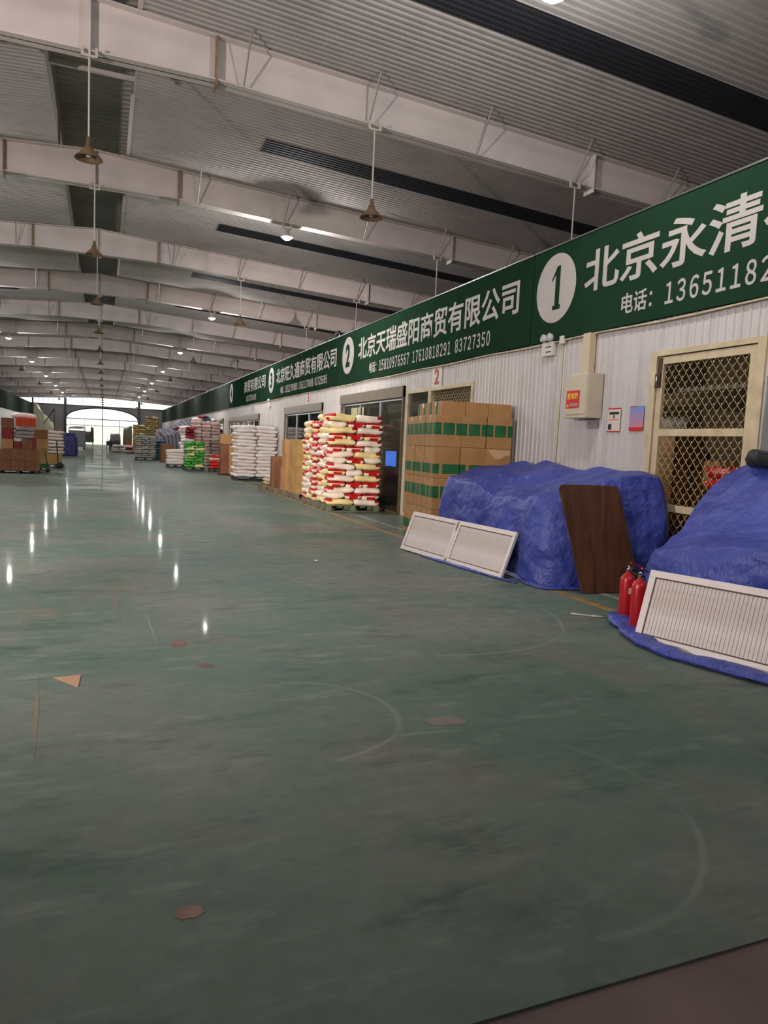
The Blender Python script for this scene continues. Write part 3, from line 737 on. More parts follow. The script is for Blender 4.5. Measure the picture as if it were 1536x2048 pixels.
d = thing('mesh_door', 'cream framed door with wire mesh transom behind the green-banded cartons', 'door')
b = MB(); rect_frame(b, 11.12, 14.05, 0.0, 2.66, XR - 0.03, XR + 0.08, 0.07)
b.box(XR - 0.03, XR + 0.08, 12.85, 12.97, 0.07, 2.59).box(XR - 0.02, XR + 0.06, 11.19, 12.85, 1.95, 2.03)
b.build('door_frame', M['cream_paint'], d, bevel=0.004)
mesh_screen(11.2, 12.84, 2.04, 2.58, XR + 0.03, d, 0.10, 0.11)
mesh_screen(11.2, 12.84, 0.08, 1.94, XR + 0.03, d, 0.10, 0.11)
MB().box(XR + 0.02, XR + 0.03, 12.97, 13.98, 0.07, 2.59).build('glass_pane', M['glass'], d)

def shop_window(ya, yb, zb, label, nd, frame='bronze', low=1.0):
    d = thing('shop_window', label, 'window', (0, 0, 0), 0, 'shop windows')
    b = MB(); rect_frame(b, ya, yb, 0.0, zb, XR - 0.05, XR + 0.06, 0.05)
    b.box(XR - 0.07, XR + 0.06, ya, yb, zb - 0.24, zb); b.build('outer_frame', M[frame], d, bevel=0.004)
    wd = (yb - ya - 0.1) / nd
    for k in range(nd):
        a = ya + 0.05 + k * wd
        b = MB(); rect_frame(b, a, a + wd, 0.05, zb - 0.24, XR + 0.0, XR + 0.04, 0.055)
        b.box(XR, XR + 0.04, a + 0.05, a + wd - 0.05, low - 0.06, low)
        s = b.build('sash', M['steel'], d, bevel=0.003)
        MB().box(XR + 0.016, XR + 0.022, a + 0.055, a + wd - 0.055, low, zb - 0.295).build('glass_pane', M['glass'], s)
        MB().box(XR + 0.01, XR + 0.03, a + 0.055, a + wd - 0.055, 0.1, low - 0.06).build('kick_panel', M['steel'], s)
shop_window(14.2, 18.55, 2.78, 'steel framed shop window with blue glow behind the red-printed sacks', 3)
shop_window(20.35, 25.05, 2.68, 'bronze framed shop window behind the plain brown cartons', 3, 'bronze')
shop_window(29.6, 37.2, 2.6, 'long shop window behind the tall white sack stack', 6, 'bronze')
shop_window(39.2, 46.2, 2.6, 'farthest shop window behind the big white sack pile', 5, 'bronze')
# seen through the glass
t = thing('monitor', 'blue lit screen inside the steel framed shop window', 'screen', (6.42, 15.9, 0))
MB().box(-0.02, 0.02, -0.30, 0.30, 1.0, 1.36).build('display', M['screen'], t, bevel=0.01)
MB().box(-0.1, 0.1, -0.15, 0.15, 0.9, 0.93).box(-0.02, 0.02, -0.04, 0.04, 0.93, 1.0).build('stand', M['black'], t, bevel=0.004)
t = thing('desk', 'dark desk under the blue screen inside the shop', 'desk', (6.55, 15.9, 0))
MB().box(-0.35, 0.35, -0.9, 0.9, 0.86, 0.90).build('desk_top', M['bronze'], t)
for s in (-1, 1): MB().box(-0.3, 0.3, s * 0.85 - 0.02, s * 0.85 + 0.02, 0, 0.86).build('leg', M['bronze'], t)
for k, (ya, yb) in enumerate(((17.45, 17.85), (17.95, 18.4))):
    b = MB()
    n = 14
    for q in range(n):
        y1 = ya + (yb - ya) * q / n; y2 = ya + (yb - ya) * (q + 1) / n
        x1 = 6.22 + 0.02 * math.sin(q * 2.2); x2 = 6.22 + 0.02 * math.sin((q + 1) * 2.2)
        b.slab([(x1, y1, 1.1), (x2, y2, 1.1), (x2, y2, 2.46), (x1, y1, 2.46)], (0.006, 0, 0))
    tag(b.build('curtain', M['glow']), ['narrower', 'wider'][k] + ' bright yellow curtain strip inside the steel framed shop window', 'curtain', 'yellow curtains')

# ------------------------------------------------------------------ fittings on the wall
t = thing('emergency_light', 'twin headed white emergency light under the number 1 sign', 'light', (XR - 0.015, 8.86, 2.86))
MB().box(-0.06, 0, -0.14, 0.14, 0, 0.20).build('case', M['white_plastic'], t, bevel=0.008)
for s in (-1, 1):
    h = MB().tube((-0.10, s * 0.075, 0.26), (-0.02, s * 0.075, 0.25), 0.058, 16, 0.05).build('lamp_head', M['bulb_off'], t, True)
MB().box(-0.065, -0.055, -0.10, 0.04, 0.12, 0.135).box(-0.065, -0.055, -0.10, 0.02, 0.05, 0.065).build('indicator_print', M['black_ink'], t)
t = thing('emergency_light', 'small white emergency light box beyond the number 3 sign', 'light', (XR - 0.015, 27.6, 2.80))
MB().box(-0.06, 0, -0.16, 0.16, 0, 0.2).build('case', M['white_plastic'], t, bevel=0.008)
for s in (-1, 1): MB().tube((-0.10, s * 0.075, 0.26), (-0.02, s * 0.075, 0.25), 0.055, 12, 0.05).build('lamp_head', M['bulb_off'], t, True)
t = thing('cable_drop', 'thin vertical conduit with a white junction box on the panel wall', 'conduit', (XR - 0.03, 8.53, 0))
MB().tube((0, 0.02, 0.0), (0, 0, 3.03), 0.012, 8).build('pipe', M['conduit'], t, True)
MB().box(-0.035, 0.015, -0.055, 0.055, 3.0, 3.11).build('junction_box', M['white_plastic'], t, bevel=0.006)
t = thing('distribution_box', 'cream metal electrical box with red label mounted on the wall', 'box', (XR - 0.018, 7.84, 0))
MB().box(-0.24, 0, -0.23, 0.23, 1.96, 2.52).build('case', M['box_metal'], t, bevel=0.008)
MB().box(-0.252, -0.24, -0.215, 0.215, 1.99, 2.50).build('door', M['box_metal'], t, bevel=0.004)
MB().box(-0.26, 0.0, -0.24, 0.24, 1.945, 1.962).build('base_lip', M['box_metal'], t, bevel=0.003)
MB().box(-0.10, 0, -0.02, 0.13, 2.52, 3.06).build('cable_duct', M['conduit'], t, bevel=0.004)
MB().box(-0.01, 0, -0.19, 0.04, 1.82, 1.96).build('cable_cover', M['grey_cover'], t)
lb = MB().box(-0.2555, -0.252, -0.085, 0.195, 2.07, 2.30).build('warning_label', M['red_label'], t)
o = wall_text('label_title', '配电箱', 0.165, 2.185, 0.22, 0.085, -0.2556, M['yellow_ink'], lb, 0.02)
o = wall_text('label_warning', '有电危险', 0.115, 2.09, 0.18, 0.05, -0.2556, M['letter'], lb, 0.01)
MB().slab([(-0.2556, 0.18, 2.09), (-0.2556, 0.13, 2.09), (-0.2556, 0.155, 2.135)], (-0.002, 0, 0)).build('warning_triangle', M['yellow_ink'], lb)
t = thing('poster', 'small white notice with red edges and dark print on the wall', 'poster', (XR - 0.016, 7.36, 1.77))
MB().box(-0.003, 0, -0.12, 0.12, 0, 0.30).build('sheet', M['paper'], t)
MB().box(-0.005, -0.003, -0.12, 0.12, 0, 0.014).box(-0.005, -0.003, -0.12, 0.12, 0.286, 0.30).box(-0.005, -0.003, -0.09, 0.09, 0.15, 0.156).build('red_rules', M['red_label'], t)
MB().box(-0.005, -0.003, -0.09, 0.09, 0.22, 0.25).box(-0.005, -0.003, -0.012, 0.012, 0.17, 0.215).box(-0.005, -0.003, 0.04, 0.10, 0.03, 0.10).build('dark_print', M['black_ink'], t)
def grad_mat():
    g = G('blue_to_pink_poster_print', 0.5, 0.4)
    g.color(g.mix(g.ramp(g.math('ADD', g.z, g.math('MULTIPLY', g.noise(12, 3), 0.1)), 0.06, 0.34), rgb(206, 128, 132), rgb(112, 142, 196))); return g.m
t = thing('poster', 'blue and pink leaflet on the wall beside the mesh door', 'poster', (XR - 0.016, 6.95, 1.78))
MB().box(-0.003, 0, -0.12, 0.12, 0, 0.30).build('sheet', grad_mat(), t)
MB().box(-0.005, -0.003, -0.12, 0.12, 0, 0.045).box(-0.005, -0.003, 0.02, 0.12, 0.29, 0.30).build('red_rules', M['red_label'], t)
t = thing('steel_door', 'shiny steel door leaf right of the mesh door', 'door', (XR - 0.03, 4.62, 0))
MB().box(-0.02, 0.012, -0.5, 0.52, 0, 2.3).build('leaf', M['steel'], t, bevel=0.006)
MB().box(-0.03, -0.02, 0.42, 0.50, 0.1, 2.2).build('edge_strip', M['steel'], t, bevel=0.004)

# ------------------------------------------------------------------ sacks, cartons, pallets
SACKS = {}
def sack_mesh(mname, seed, puff=1.0):
    """pillow shape 0.61 x 0.41 x 0.15, long axis x"""
    key = (mname, seed)
    if key in SACKS: return SACKS[key]
    r = random.Random(seed * 31 + 5); nx, ny = 14, 9; L, W, H = 0.61, 0.41, 0.15
    ph = [r.uniform(0, 6) for _ in range(6)]; vs = []; fs = []
    off = Vector((r.uniform(0, 50), r.uniform(0, 50), r.uniform(0, 50)))
    def pos(a, b, s):
        ea = max(0.0, 1 - abs(a) ** 9) ** 0.5; eb = max(0.0, 1 - abs(b) ** 6) ** 0.5
        t = ea * eb
        x = a * L / 2 * (1 - 0.05 * b * b) ; y = b * W / 2 * (1 - 0.07 * a ** 4)
        n = noise.noise(Vector((x * 7, y * 7, s * 3)) + off)
        n2 = noise.noise(Vector((x * 22, y * 9, s * 5)) + off)
        z = s * H / 2 * t * (1 + 0.14 * n + 0.06 * n2 * abs(a)) + 0.010 * math.sin(a * 3 + ph[0]) + 0.008 * math.sin(b * 3 + ph[1])
        y += 0.012 * math.sin(a * 4 + ph[2]) ; x += 0.008 * math.sin(b * 5 + ph[3])
        return (x, y, z)
    top = {}; bot = {}
    for i in range(nx + 1):
        a = math.sin((i / nx - 0.5) * PI * 0.98) / math.sin(0.49 * PI)
        for j in range(ny + 1):
            b = math.sin((j / ny - 0.5) * PI * 0.96) / math.sin(0.48 * PI)
            top[i, j] = len(vs); vs.append(pos(a, b, 1))
            if i in (0, nx) or j in (0, ny): bot[i, j] = top[i, j]
            else: bot[i, j] = len(vs); vs.append(pos(a, b, -1))
    for i in range(nx):
        for j in range(ny):
            fs.append((top[i, j], top[i + 1, j], top[i + 1, j + 1], top[i, j + 1]))
            fs.append((bot[i, j], bot[i, j + 1], bot[i + 1, j + 1], bot[i + 1, j]))
    me = bpy.data.meshes.new('sack'); me.from_pydata(vs, [], fs)
    for p in me.polygons: p.use_smooth = True
    me.materials.append(M[mname]); SACKS[key] = me; return me
def sack(name, mname, loc, rotz, label, group, sc=(1, 1, 1), tilt=(0, 0)):
    o = link(name, sack_mesh(mname, random.randrange(6)), None, loc, rot=(tilt[0], tilt[1], rotz), scale=sc)
    return tag(o, label, 'bag' if name == 'black_bag' else 'sack', group)

def make_pallet(wd, dp, mname):
    root = link('pallet', None); root.empty_display_size = 0.1
    n = 7
    sl = MB().box(0, wd, 0, dp / n * 0.72, 0.125, 0.145).mesh('deck_slat', M[mname], bevel=0.003, seg=1)
    for k in range(n): link('deck_slat', sl, root, (0, dp / n * (k + 0.14), 0))
    bl = MB().box(-0.05, 0.05, 0, 0.13, 0.022, 0.125).mesh('block', M[mname], bevel=0.003, seg=1)
    for x in (0.06, wd / 2, wd - 0.06):
        for y in (0.02, dp / 2 - 0.065, dp - 0.15): link('block', bl, root, (x, y, 0))
    st = MB().box(0, wd, 0, 0.09, 0.0, 0.022).mesh('bottom_board', M[mname], bevel=0.002, seg=1)
    for y in (0.03, dp / 2 - 0.045, dp - 0.12): link('bottom_board', st, root, (0, y, 0))
    return root
def pallet(x, y, wd, dp, label, mname='pallet', rotz=0.0):
    p = make_pallet(wd, dp, mname); p.location = (x, y, 0); p.rotation_euler = (0, 0, rotz)
    return tag(p, label, 'pallet', 'pallets under goods')

def sack_stack(name, mname, x0, y0, wd, layers, pitch, z0, desc, group, pattern='pin', side='left', depth_rows=2, jitter=0.012, lean=0.0, rotz=0.0, keep_top=2, topfat=1.0, start=0):
    """desc must single out the stack; each sack is then named by layer and place"""
    L = wd / 2 * 1.03; W = wd / 3 * 1.02
    c, s_ = math.cos(rotz), math.sin(rotz)
    for k in range(layers):
        last = k >= layers - keep_top; A = (k + start) % 2 == 0 or pattern == 'long'
        items = []
        if pattern in ('pin', 'long'):
            if A:
                for q in range(2): items.append((wd * (0.25 + 0.5 * q), W / 2, 0 if q else PI, ['front left', 'front right'][q], True, L, W))
                if pattern == 'long':
                    for q in range(2): items.append((wd * (0.25 + 0.5 * q), W * 1.5, 0, ['rear left', 'rear right'][q], last or (q == 0) == (side == 'left'), L, W))
                else:
                    for q in range(3): items.append((wd * (1 + 2 * q) / 6, W + L / 2, -PI / 2 if q % 2 else PI / 2, ['rear left', 'rear middle', 'rear right'][q], last or q == (0 if side == 'left' else 2), L, W))
            else:
                for q in range(3): items.append((wd * (1 + 2 * q) / 6, L / 2, -PI / 2, ['front left', 'front middle', 'front right'][q], True, L, W))
                for q in range(2): items.append((wd * (0.25 + 0.5 * q), L + W / 2, PI if q == 0 else 0, ['rear left', 'rear right'][q], last or (q == 0) == (side == 'left'), L, W))
        elif pattern == 'cols':        # sacks end-on in side by side columns
            n = max(1, round(wd / 0.45)); W2 = wd / n
            for q in range(n): items.append((W2 * (q + 0.5), 0.32, -PI / 2, 'column %s from the left' % ORD[q], True, 0.64, W2 * 1.04))
        elif pattern == 'single':
            items.append((wd / 2, 0.22, 0, 'only column', True, wd, 0.44))
        sh = (random.uniform(-1, 1) * jitter, random.uniform(-1, 1) * jitter)
        for (px, py, rz, pos, show, l_, w_) in items:
            if not show: continue
            if pattern == 'long': px += 0.05 if k % 2 else -0.03
            px += sh[0] + lean * k + random.uniform(-1, 1) * jitter; py += sh[1] + random.uniform(-1, 1) * jitter * 1.5
            flip = PI if random.random() < 0.16 else 0
            wx = x0 + c * px - s_ * py; wy = y0 + s_ * px + c * py
            fat = topfat if k == layers - 1 else 1.0
            where = 'top layer' if k == layers - 1 else 'bottom layer' if k == 0 else '%s layer up' % ORD[k]
            lb = '%s, %s' % (desc, where) if pattern == 'single' else '%s, %s, %s' % (desc, where, pos)
            sack(name, mname, (wx, wy, z0 + pitch * (k + 0.5) + random.uniform(-1, 1) * 0.004 + (fat - 1) * 0.03), rotz + rz + flip + random.uniform(-1, 1) * 0.05,
                 lb, group, (l_ / 0.61, w_ / 0.41, pitch * 1.06 / 0.15 * fat), (random.uniform(-1, 1) * 0.03, random.uniform(-1, 1) * 0.02))

CART = {}
def carton_meshes(sx, sy, sz, mname):
    key = (round(sx, 3), round(sy, 3), round(sz, 3), mname)
    if key in CART: return CART[key]
    b = MB().box(-sx / 2, sx / 2, -sy / 2, sy / 2, -sz / 2, sz / 2 - 0.004)
    me = b.mesh('carton', M[mname], bevel=0.007)
    f = MB().box(-sx / 2 + 0.002, sx / 2 - 0.002, -sy / 2 + 0.002, -0.003, sz / 2 - 0.006, sz / 2)
    f.box(-sx / 2 + 0.002, sx / 2 - 0.002, 0.003, sy / 2 - 0.002, sz / 2 - 0.006, sz / 2)
    fm = f.mesh('top_flaps', M[mname], bevel=0.0015, seg=1)
    tp = MB().box(-sx / 2 - 0.001, sx / 2 + 0.001, -0.024, 0.024, sz / 2 - 0.001, sz / 2 + 0.0008)
    tp.box(-sx / 2 - 0.0012, -sx / 2, -0.024, 0.024, sz / 2 - 0.07, sz / 2).box(sx / 2, sx / 2 + 0.0012, -0.024, 0.024, sz / 2 - 0.07, sz / 2)
    tm = tp.mesh('tape', M['tape'])
    CART[key] = (me, fm, tm); return CART[key]
def carton(loc, size, label, group, mname='carton', rotz=0.0):
    me, fm, tm = carton_meshes(*size, mname)
    o = link('carton', me, None, (loc[0], loc[1], loc[2] + size[2] / 2), rotz)
    tag(o, label, 'carton', group)
    link('top_flaps', fm, o); link('tape', tm, o)
    return o

# --- pallet stacks of cream sacks with red print
pallet(4.5, 14.70, 1.22, 1.08, 'weathered wooden pallet under the near red-printed sacks', 'pallet_green')
sack_stack('grain_sack', 'sack_red', 4.5, 14.70, 1.22, 15, 0.1305, 0.145, 'red-printed cream sack in the near stack', 'red-printed sacks of the near stack', topfat=1.15)
pallet(4.52, 15.92, 1.22, 1.08, 'wooden pallet under the second red-printed sack stack')
sack_stack('grain_sack', 'sack_red', 4.50, 15.92, 1.22, 14, 0.131, 0.145, 'red-printed cream sack in the rear stack', 'red-printed sacks of the rear stack', start=1, topfat=1.1)

# --- plain cartons beyond them
pallet(4.60, 17.85, 1.1, 1.1, 'wooden pallet under the tallest plain brown cartons')
carton((4.92, 18.3, 0.145), (0.62, 0.8, 0.70), 'lower left one of the tall plain cartons behind the red sacks', 'plain cartons by the red sacks', 'carton_tan', 0.03)
carton((5.55, 18.3, 0.145), (0.62, 0.8, 0.70), 'lower right one of the tall plain cartons behind the red sacks', 'plain cartons by the red sacks', 'carton_tan')
carton((4.92, 18.3, 0.847), (0.62, 0.8, 0.70), 'upper left one of the tall plain cartons behind the red sacks', 'plain cartons by the red sacks', 'carton_tan', 0.02)
carton((5.55, 18.3, 0.847), (0.62, 0.8, 0.70), 'upper right one of the tall plain cartons behind the red sacks', 'plain cartons by the red sacks', 'carton_tan')
carton((4.86, 19.35, 0.145), (0.50, 0.5, 0.62), 'lower carton of the narrow column left of the tall plain cartons', 'plain cartons by the red sacks', 'carton', 0.05)
carton((4.86, 19.35, 0.767), (0.46, 0.5, 0.36), 'middle carton of the narrow column left of the tall plain cartons', 'plain cartons by the red sacks', 'carton', 0.0)
carton((4.86, 19.35, 1.127), (0.50, 0.5, 0.42), 'top carton of the narrow column left of the tall plain cartons', 'plain cartons by the red sacks', 'carton', -0.04)
pallet(4.55, 19.05, 0.9, 0.75, 'small pallet under the narrow carton column')
carton((4.78, 20.1, 0.145), (0.34, 0.4, 0.78), 'slim upright carton left of the narrow carton column', 'plain cartons by the red sacks', 'carton_dark', 0.1)
carton((4.75, 20.65, 0.145), (0.36, 0.4, 0.90), 'leftmost slim upright carton in the plain carton group', 'plain cartons by the red sacks', 'carton_dark', -0.06)
pallet(4.5, 19.85, 0.7, 1.05, 'pallet under the slim upright cartons')
pallet(4.48, 21.35, 0.8, 0.8, 'low pallet carrying the small yellow sacks')
for k in range(3): sack('small_sack', 'sack_gold' if k != 1 else 'sack_pink', (4.86 + 0.03 * k, 21.7, 0.20 + 0.10 * k), 0.3 * k, ['bottom', 'middle', 'top'][k] + ' small sack on the low pallet by the cartons', 'small yellow sacks', (1, 1, 0.75))

# --- white sack stack
pallet(4.44, 25.95, 1.5, 1.1, 'dark pallet under the neat white sack stack', 'pallet_dark')
sack_stack('flour_sack', 'sack_pink' if False else 'sack_white', 4.42, 25.9, 1.5, 15, 0.124, 0.145, 'white woven sack in the neat tall stack', 'white sacks of the neat stack', pattern='long', jitter=0.02, topfat=1.1)
# --- tall brown upright cartons
for k, (x, y, sx, sy, sz, z, lbl) in enumerate([(4.62, 29.9, 0.30, 0.4, 1.22, 0.06, 'left upright brown carton beside the white sack stack'), (4.94, 29.9, 0.32, 0.45, 1.18, 0.06, 'right upright brown carton beside the white sack stack'),
        (4.78, 29.9, 0.68, 0.45, 0.40, 1.29, 'wide brown carton lying across the two upright cartons')]):
    carton((x, y, z), (sx, sy, sz), lbl, 'upright brown cartons', 'carton_dark' if k == 0 else 'carton')
pallet(4.42, 29.6, 0.76, 0.7, 'dark base under the upright brown cartons', 'pallet_dark').scale = (1, 1, 0.4)
# --- small red sacks, green sacks, low white sacks
pallet(4.36, 32.3, 0.6, 0.6, 'dark pallet under the short red sack pile', 'pallet_dark')
sack_stack('red_sack', 'sack_redw', 4.36, 32.3, 0.55, 5, 0.125, 0.145, 'sack in the short red pile', 'short red sack pile', pattern='single')
pallet(3.38, 33.3, 0.92, 0.8, 'grey pallet under the bright green sacks', 'pallet_dark')
sack_stack('green_sack', 'sack_green', 3.40, 33.25, 0.86, 9, 0.127, 0.145, 'bright green sack', 'bright green sack stack', pattern='pin', jitter=0.025, topfat=1.25)
pallet(2.84, 36.0, 0.86, 0.8, 'dark pallet under the low white sack pile', 'pallet_dark')
sack_stack('white_sack', 'sack_white', 2.80, 36.0, 0.92, 5, 0.145, 0.145, 'white sack in the low pile by the aisle', 'low white sack pile', pattern='single', jitter=0.03)
# --- big white and pink sack pile against the shop front
sack_stack('big_pile_sack', 'sack_pink', 4.42, 39.6, 1.50, 14, 0.17, 0.02, 'pale sack in the big pile', 'big pale sack pile', pattern='cols', jitter=0.03, topfat=1.25)
sack_stack('big_pile_sack', 'sack_white', 3.85, 40.6, 0.60, 12, 0.175, 0.02, 'white sack in the column left of the big pile', 'white sack column', pattern='single', jitter=0.05)
for k, (x, z, mm, w_) in enumerate([(4.7, 2.50, 'sack_white', 'white'), (5.2, 2.50, 'sack_teal', 'teal'), (5.65, 2.50, 'sack_white', 'pale right'), (5.0, 2.63, 'sack_wine', 'wine red')]):
    sack('loose_sack', mm, (x, 39.95, z), 0.3 * k, '%s sack thrown on top of the big pile' % w_, 'sacks on top of the big pile')
sack_stack('wine_sack', 'sack_wine', 3.98, 38.9, 0.46, 4, 0.15, 1.45, 'wine red sack wedged in front of the big pile', 'wine red sacks', pattern='single')
sack_stack('support_sack', 'sack_white', 3.98, 38.95, 0.46, 9, 0.158, 0.02, 'white sack under the wine red sacks', 'white sacks under the wine red ones', pattern='single')
# --- grey sack stack, brown carton, teal sacks
pallet(1.76, 45.6, 1.16, 1.0, 'dark pallet under the grey sack stack', 'pallet_dark')
sack_stack('grey_sack', 'sack_grey', 1.76, 45.6, 1.16, 11, 0.122, 0.145, 'grey sack in the square stack', 'grey sack stack', jitter=0.02)
carton((3.42, 43.8, 0.0), (0.66, 0.8, 1.05), 'big brown carton right of the grey sack stack', 'far goods', 'carton_dark', 0.05)
sack_stack('teal_sack', 'sack_teal', 2.98, 46.6, 0.62, 8, 0.15, 0.02, 'teal sack beside the grey stack', 'teal sack column', pattern='single', jitter=0.04)
# --- gold towers, low pile
sack_stack('gold_sack', 'sack_gold', 3.52, 68.8, 1.12, 17, 0.187, 0.1, 'gold sack in the tall tower', 'tall gold sack tower', jitter=0.02)
sack_stack('gold_sack', 'sack_gold', 2.36, 66.8, 1.0, 13, 0.18, 0.1, 'gold sack in the shorter tower', 'shorter gold sack tower', jitter=0.02)
pallet(3.5, 68.8, 1.14, 1.0, 'pallet under the tall gold sack tower', 'pallet_dark').scale = (1, 1, 0.7)
pallet(2.34, 66.8, 1.04, 1.0, 'pallet under the shorter gold sack tower', 'pallet_dark').scale = (1, 1, 0.7)
sack_stack('low_sack', 'sack_white', 0.55, 64.2, 1.66, 3, 0.2, 0.02, 'pale sack in the wide low pile', 'wide low sack pile', jitter=0.05)

# --- cartons with green windows, skewed stack beside the tarp
CA = 0.12; cx0, cy0 = 4.62, 9.72
def cpos(u, v): return (cx0 + math.cos(CA) * u * 1 + math.sin(CA) * v, cy0 - math.sin(CA) * u + math.cos(CA) * v)
pl = pallet(cx0 + 0.02, cy0 + 0.02, 1.24, 1.46, 'low pallet under the green-banded cartons', 'pallet', -CA); pl.scale = (1, 1, 0.35)
for k in range(4):
    for i in range(3):
        for j in range(3):
            if (k < 3 and i > 0 and j > 0) or (i == 2 and j > 0): continue
            u, v = 0.42 * (i + 0.5), 0.5 * (j + 0.5); p = cpos(u, v)
            lay = ['bottom', 'second', 'third', 'fourth'][k]
            face = ('front %s' % ['left corner', 'middle', 'right'][i]) if j == 0 else ('%s row %s' % (['', 'middle', 'back'][j], ['left side', 'middle', 'right'][i]))
            cb = carton((p[0] + random.uniform(-.006, .006), p[1] + random.uniform(-.006, .006), 0.055 + 0.481 * k), (0.414, 0.494, 0.478),
                   'green-banded brown carton, %s layer, %s' % (lay, face), 'green-banded cartons', 'carton_g1' if k % 2 else 'carton_g2', -CA + random.uniform(-.012, .012))
            if k == 2 and i == 2 and j == 0:
                q = [(-0.19, 0.225), (0.195, 0.225), (0.195, 0.15), (0.12, 0.14), (0.05, 0.09), (-0.03, 0.075), (-0.10, 0.11), (-0.15, 0.19)]
                MB().slab([(a_, -0.2475, b_) for a_, b_ in q], (0, -0.004, 0)).build('torn_paper', M['torn'], cb)
for i in range(3):
    for j in range(2):
        if i == 2 and j: continue
        p = cpos(0.12 + 0.38 * (i + 0.5), 0.08 + 0.62 * (j + 0.5))
        carton((p[0], p[1], 0.055 + 0.481 * 4), (0.375, 0.61, 0.21), 'flat top carton with green stripes, %s %s' % (['front', 'back'][j], ['left', 'middle', 'right'][i]), 'flat top cartons', 'carton_g3', -CA)

# --- goods inside shop 1, seen through the mesh door
for k, (x, y, z, sx, sy, sz, mm, lbl) in enumerate([
        (7.0, 7.45, 0.0, 0.5, 0.7, 0.62, 'carton_dark', 'tall brown carton on the floor behind the mesh door'),
        (7.0, 7.45, 0.62, 0.5, 0.7, 0.46, 'carton', 'brown carton at waist height behind the mesh door'),
        (7.0, 7.45, 1.085, 0.5, 0.7, 0.40, 'carton_tan', 'tan carton at eye height behind the mesh door'),
        (7.0, 7.45, 1.49, 0.5, 0.7, 0.36, 'carton', 'topmost carton of the column behind the mesh door'),
        (7.3, 6.85, 0.0, 0.5, 0.42, 0.85, 'carton_dark', 'dark carton low behind the middle of the mesh door'),
        (7.3, 6.85, 0.855, 0.5, 0.42, 0.60, 'carton', 'pale brown carton behind the middle of the mesh door'),
        (8.3, 8.6, 0.0, 0.6, 0.6, 1.6, 'carton_dark', 'tall carton deep inside the shop behind the mesh door')]):
    carton((x, y, z), (sx, sy, sz), lbl, 'goods behind the mesh door', mm)
for k in range(9):
    sack('stored_sack', 'sack_gold' if k < 6 else 'sack_redw', (6.95, 6.36 if k < 6 else 6.3, 0.09 + 0.155 * k), 0.2 * (k % 3) + PI / 2, '%s sack up in the pile behind the mesh door' % ORD[k], 'sacks behind the mesh door')
sack('stored_sack', 'sack_wine', (7.55, 6.3, 0.10), 1.2, 'wine red sack on the floor behind the mesh door', 'sacks behind the mesh door')
t = thing('blue_banner', 'blue strip with pale marks on top of the stored cartons', 'banner', (6.78, 7.3, 1.852))
MB().box(-0.01, 0.0, -0.36, 0.42, 0, 0.13).build('strip', M['navy_tarp'], t)
MB().box(-0.012, -0.01, -0.28, -0.2, 0.03, 0.1).box(-0.012, -0.01, -0.08, 0.02, 0.03, 0.1).box(-0.012, -0.01, 0.14, 0.24, 0.03, 0.1).build('pale_marks', M['letter'], t)
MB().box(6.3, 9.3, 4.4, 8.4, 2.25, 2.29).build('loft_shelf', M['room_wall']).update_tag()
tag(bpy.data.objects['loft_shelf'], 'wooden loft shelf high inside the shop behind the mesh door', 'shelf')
ld = bpy.data.lights.new('shop_lamp', 'POINT'); ld.energy = 9; ld.color = (1.0, 0.78, 0.5); ld.shadow_soft_size = 0.15
def bulb(y, x, power, col, label, z=2.9):
    t = thing('ceiling_bulb', label, 'lamp', (x, y, z), 0, 'shop bulbs')
    MB().lathe([(0, -0.07), (0.03, -0.06), (0.045, -0.02), (0.02, 0.04), (0.02, 0.12), (0, 0.12)], 14).build('globe', mat('warm_bulb', rgb(255, 230, 190), 0.5, emit=(*col, 1), estr=6), t, True)
    MB().tube((0, 0, 0.12), (0, 0, min(3.12, 2.25 if z < 2.2 else 3.12) - z), 0.006, 6).build('cord', M['black'], t)
    l = bpy.data.lights.new('bulb_light', 'POINT'); l.energy = power; l.color = col; l.shadow_soft_size = 0.08
    lo = bpy.data.objects.new('bulb_light', l); COL.objects.link(lo); lo.parent = t; lo.location = (0, 0, -0.1)
bulb(8.5, 6.4, 45, (1.0, 0.80, 0.55), 'small bulb hanging inside the shop behind the mesh door', 2.1)
bulb(16.4, 7.6, 45, (1.0, 0.9, 0.72), 'small bulb hanging inside the steel framed shop')

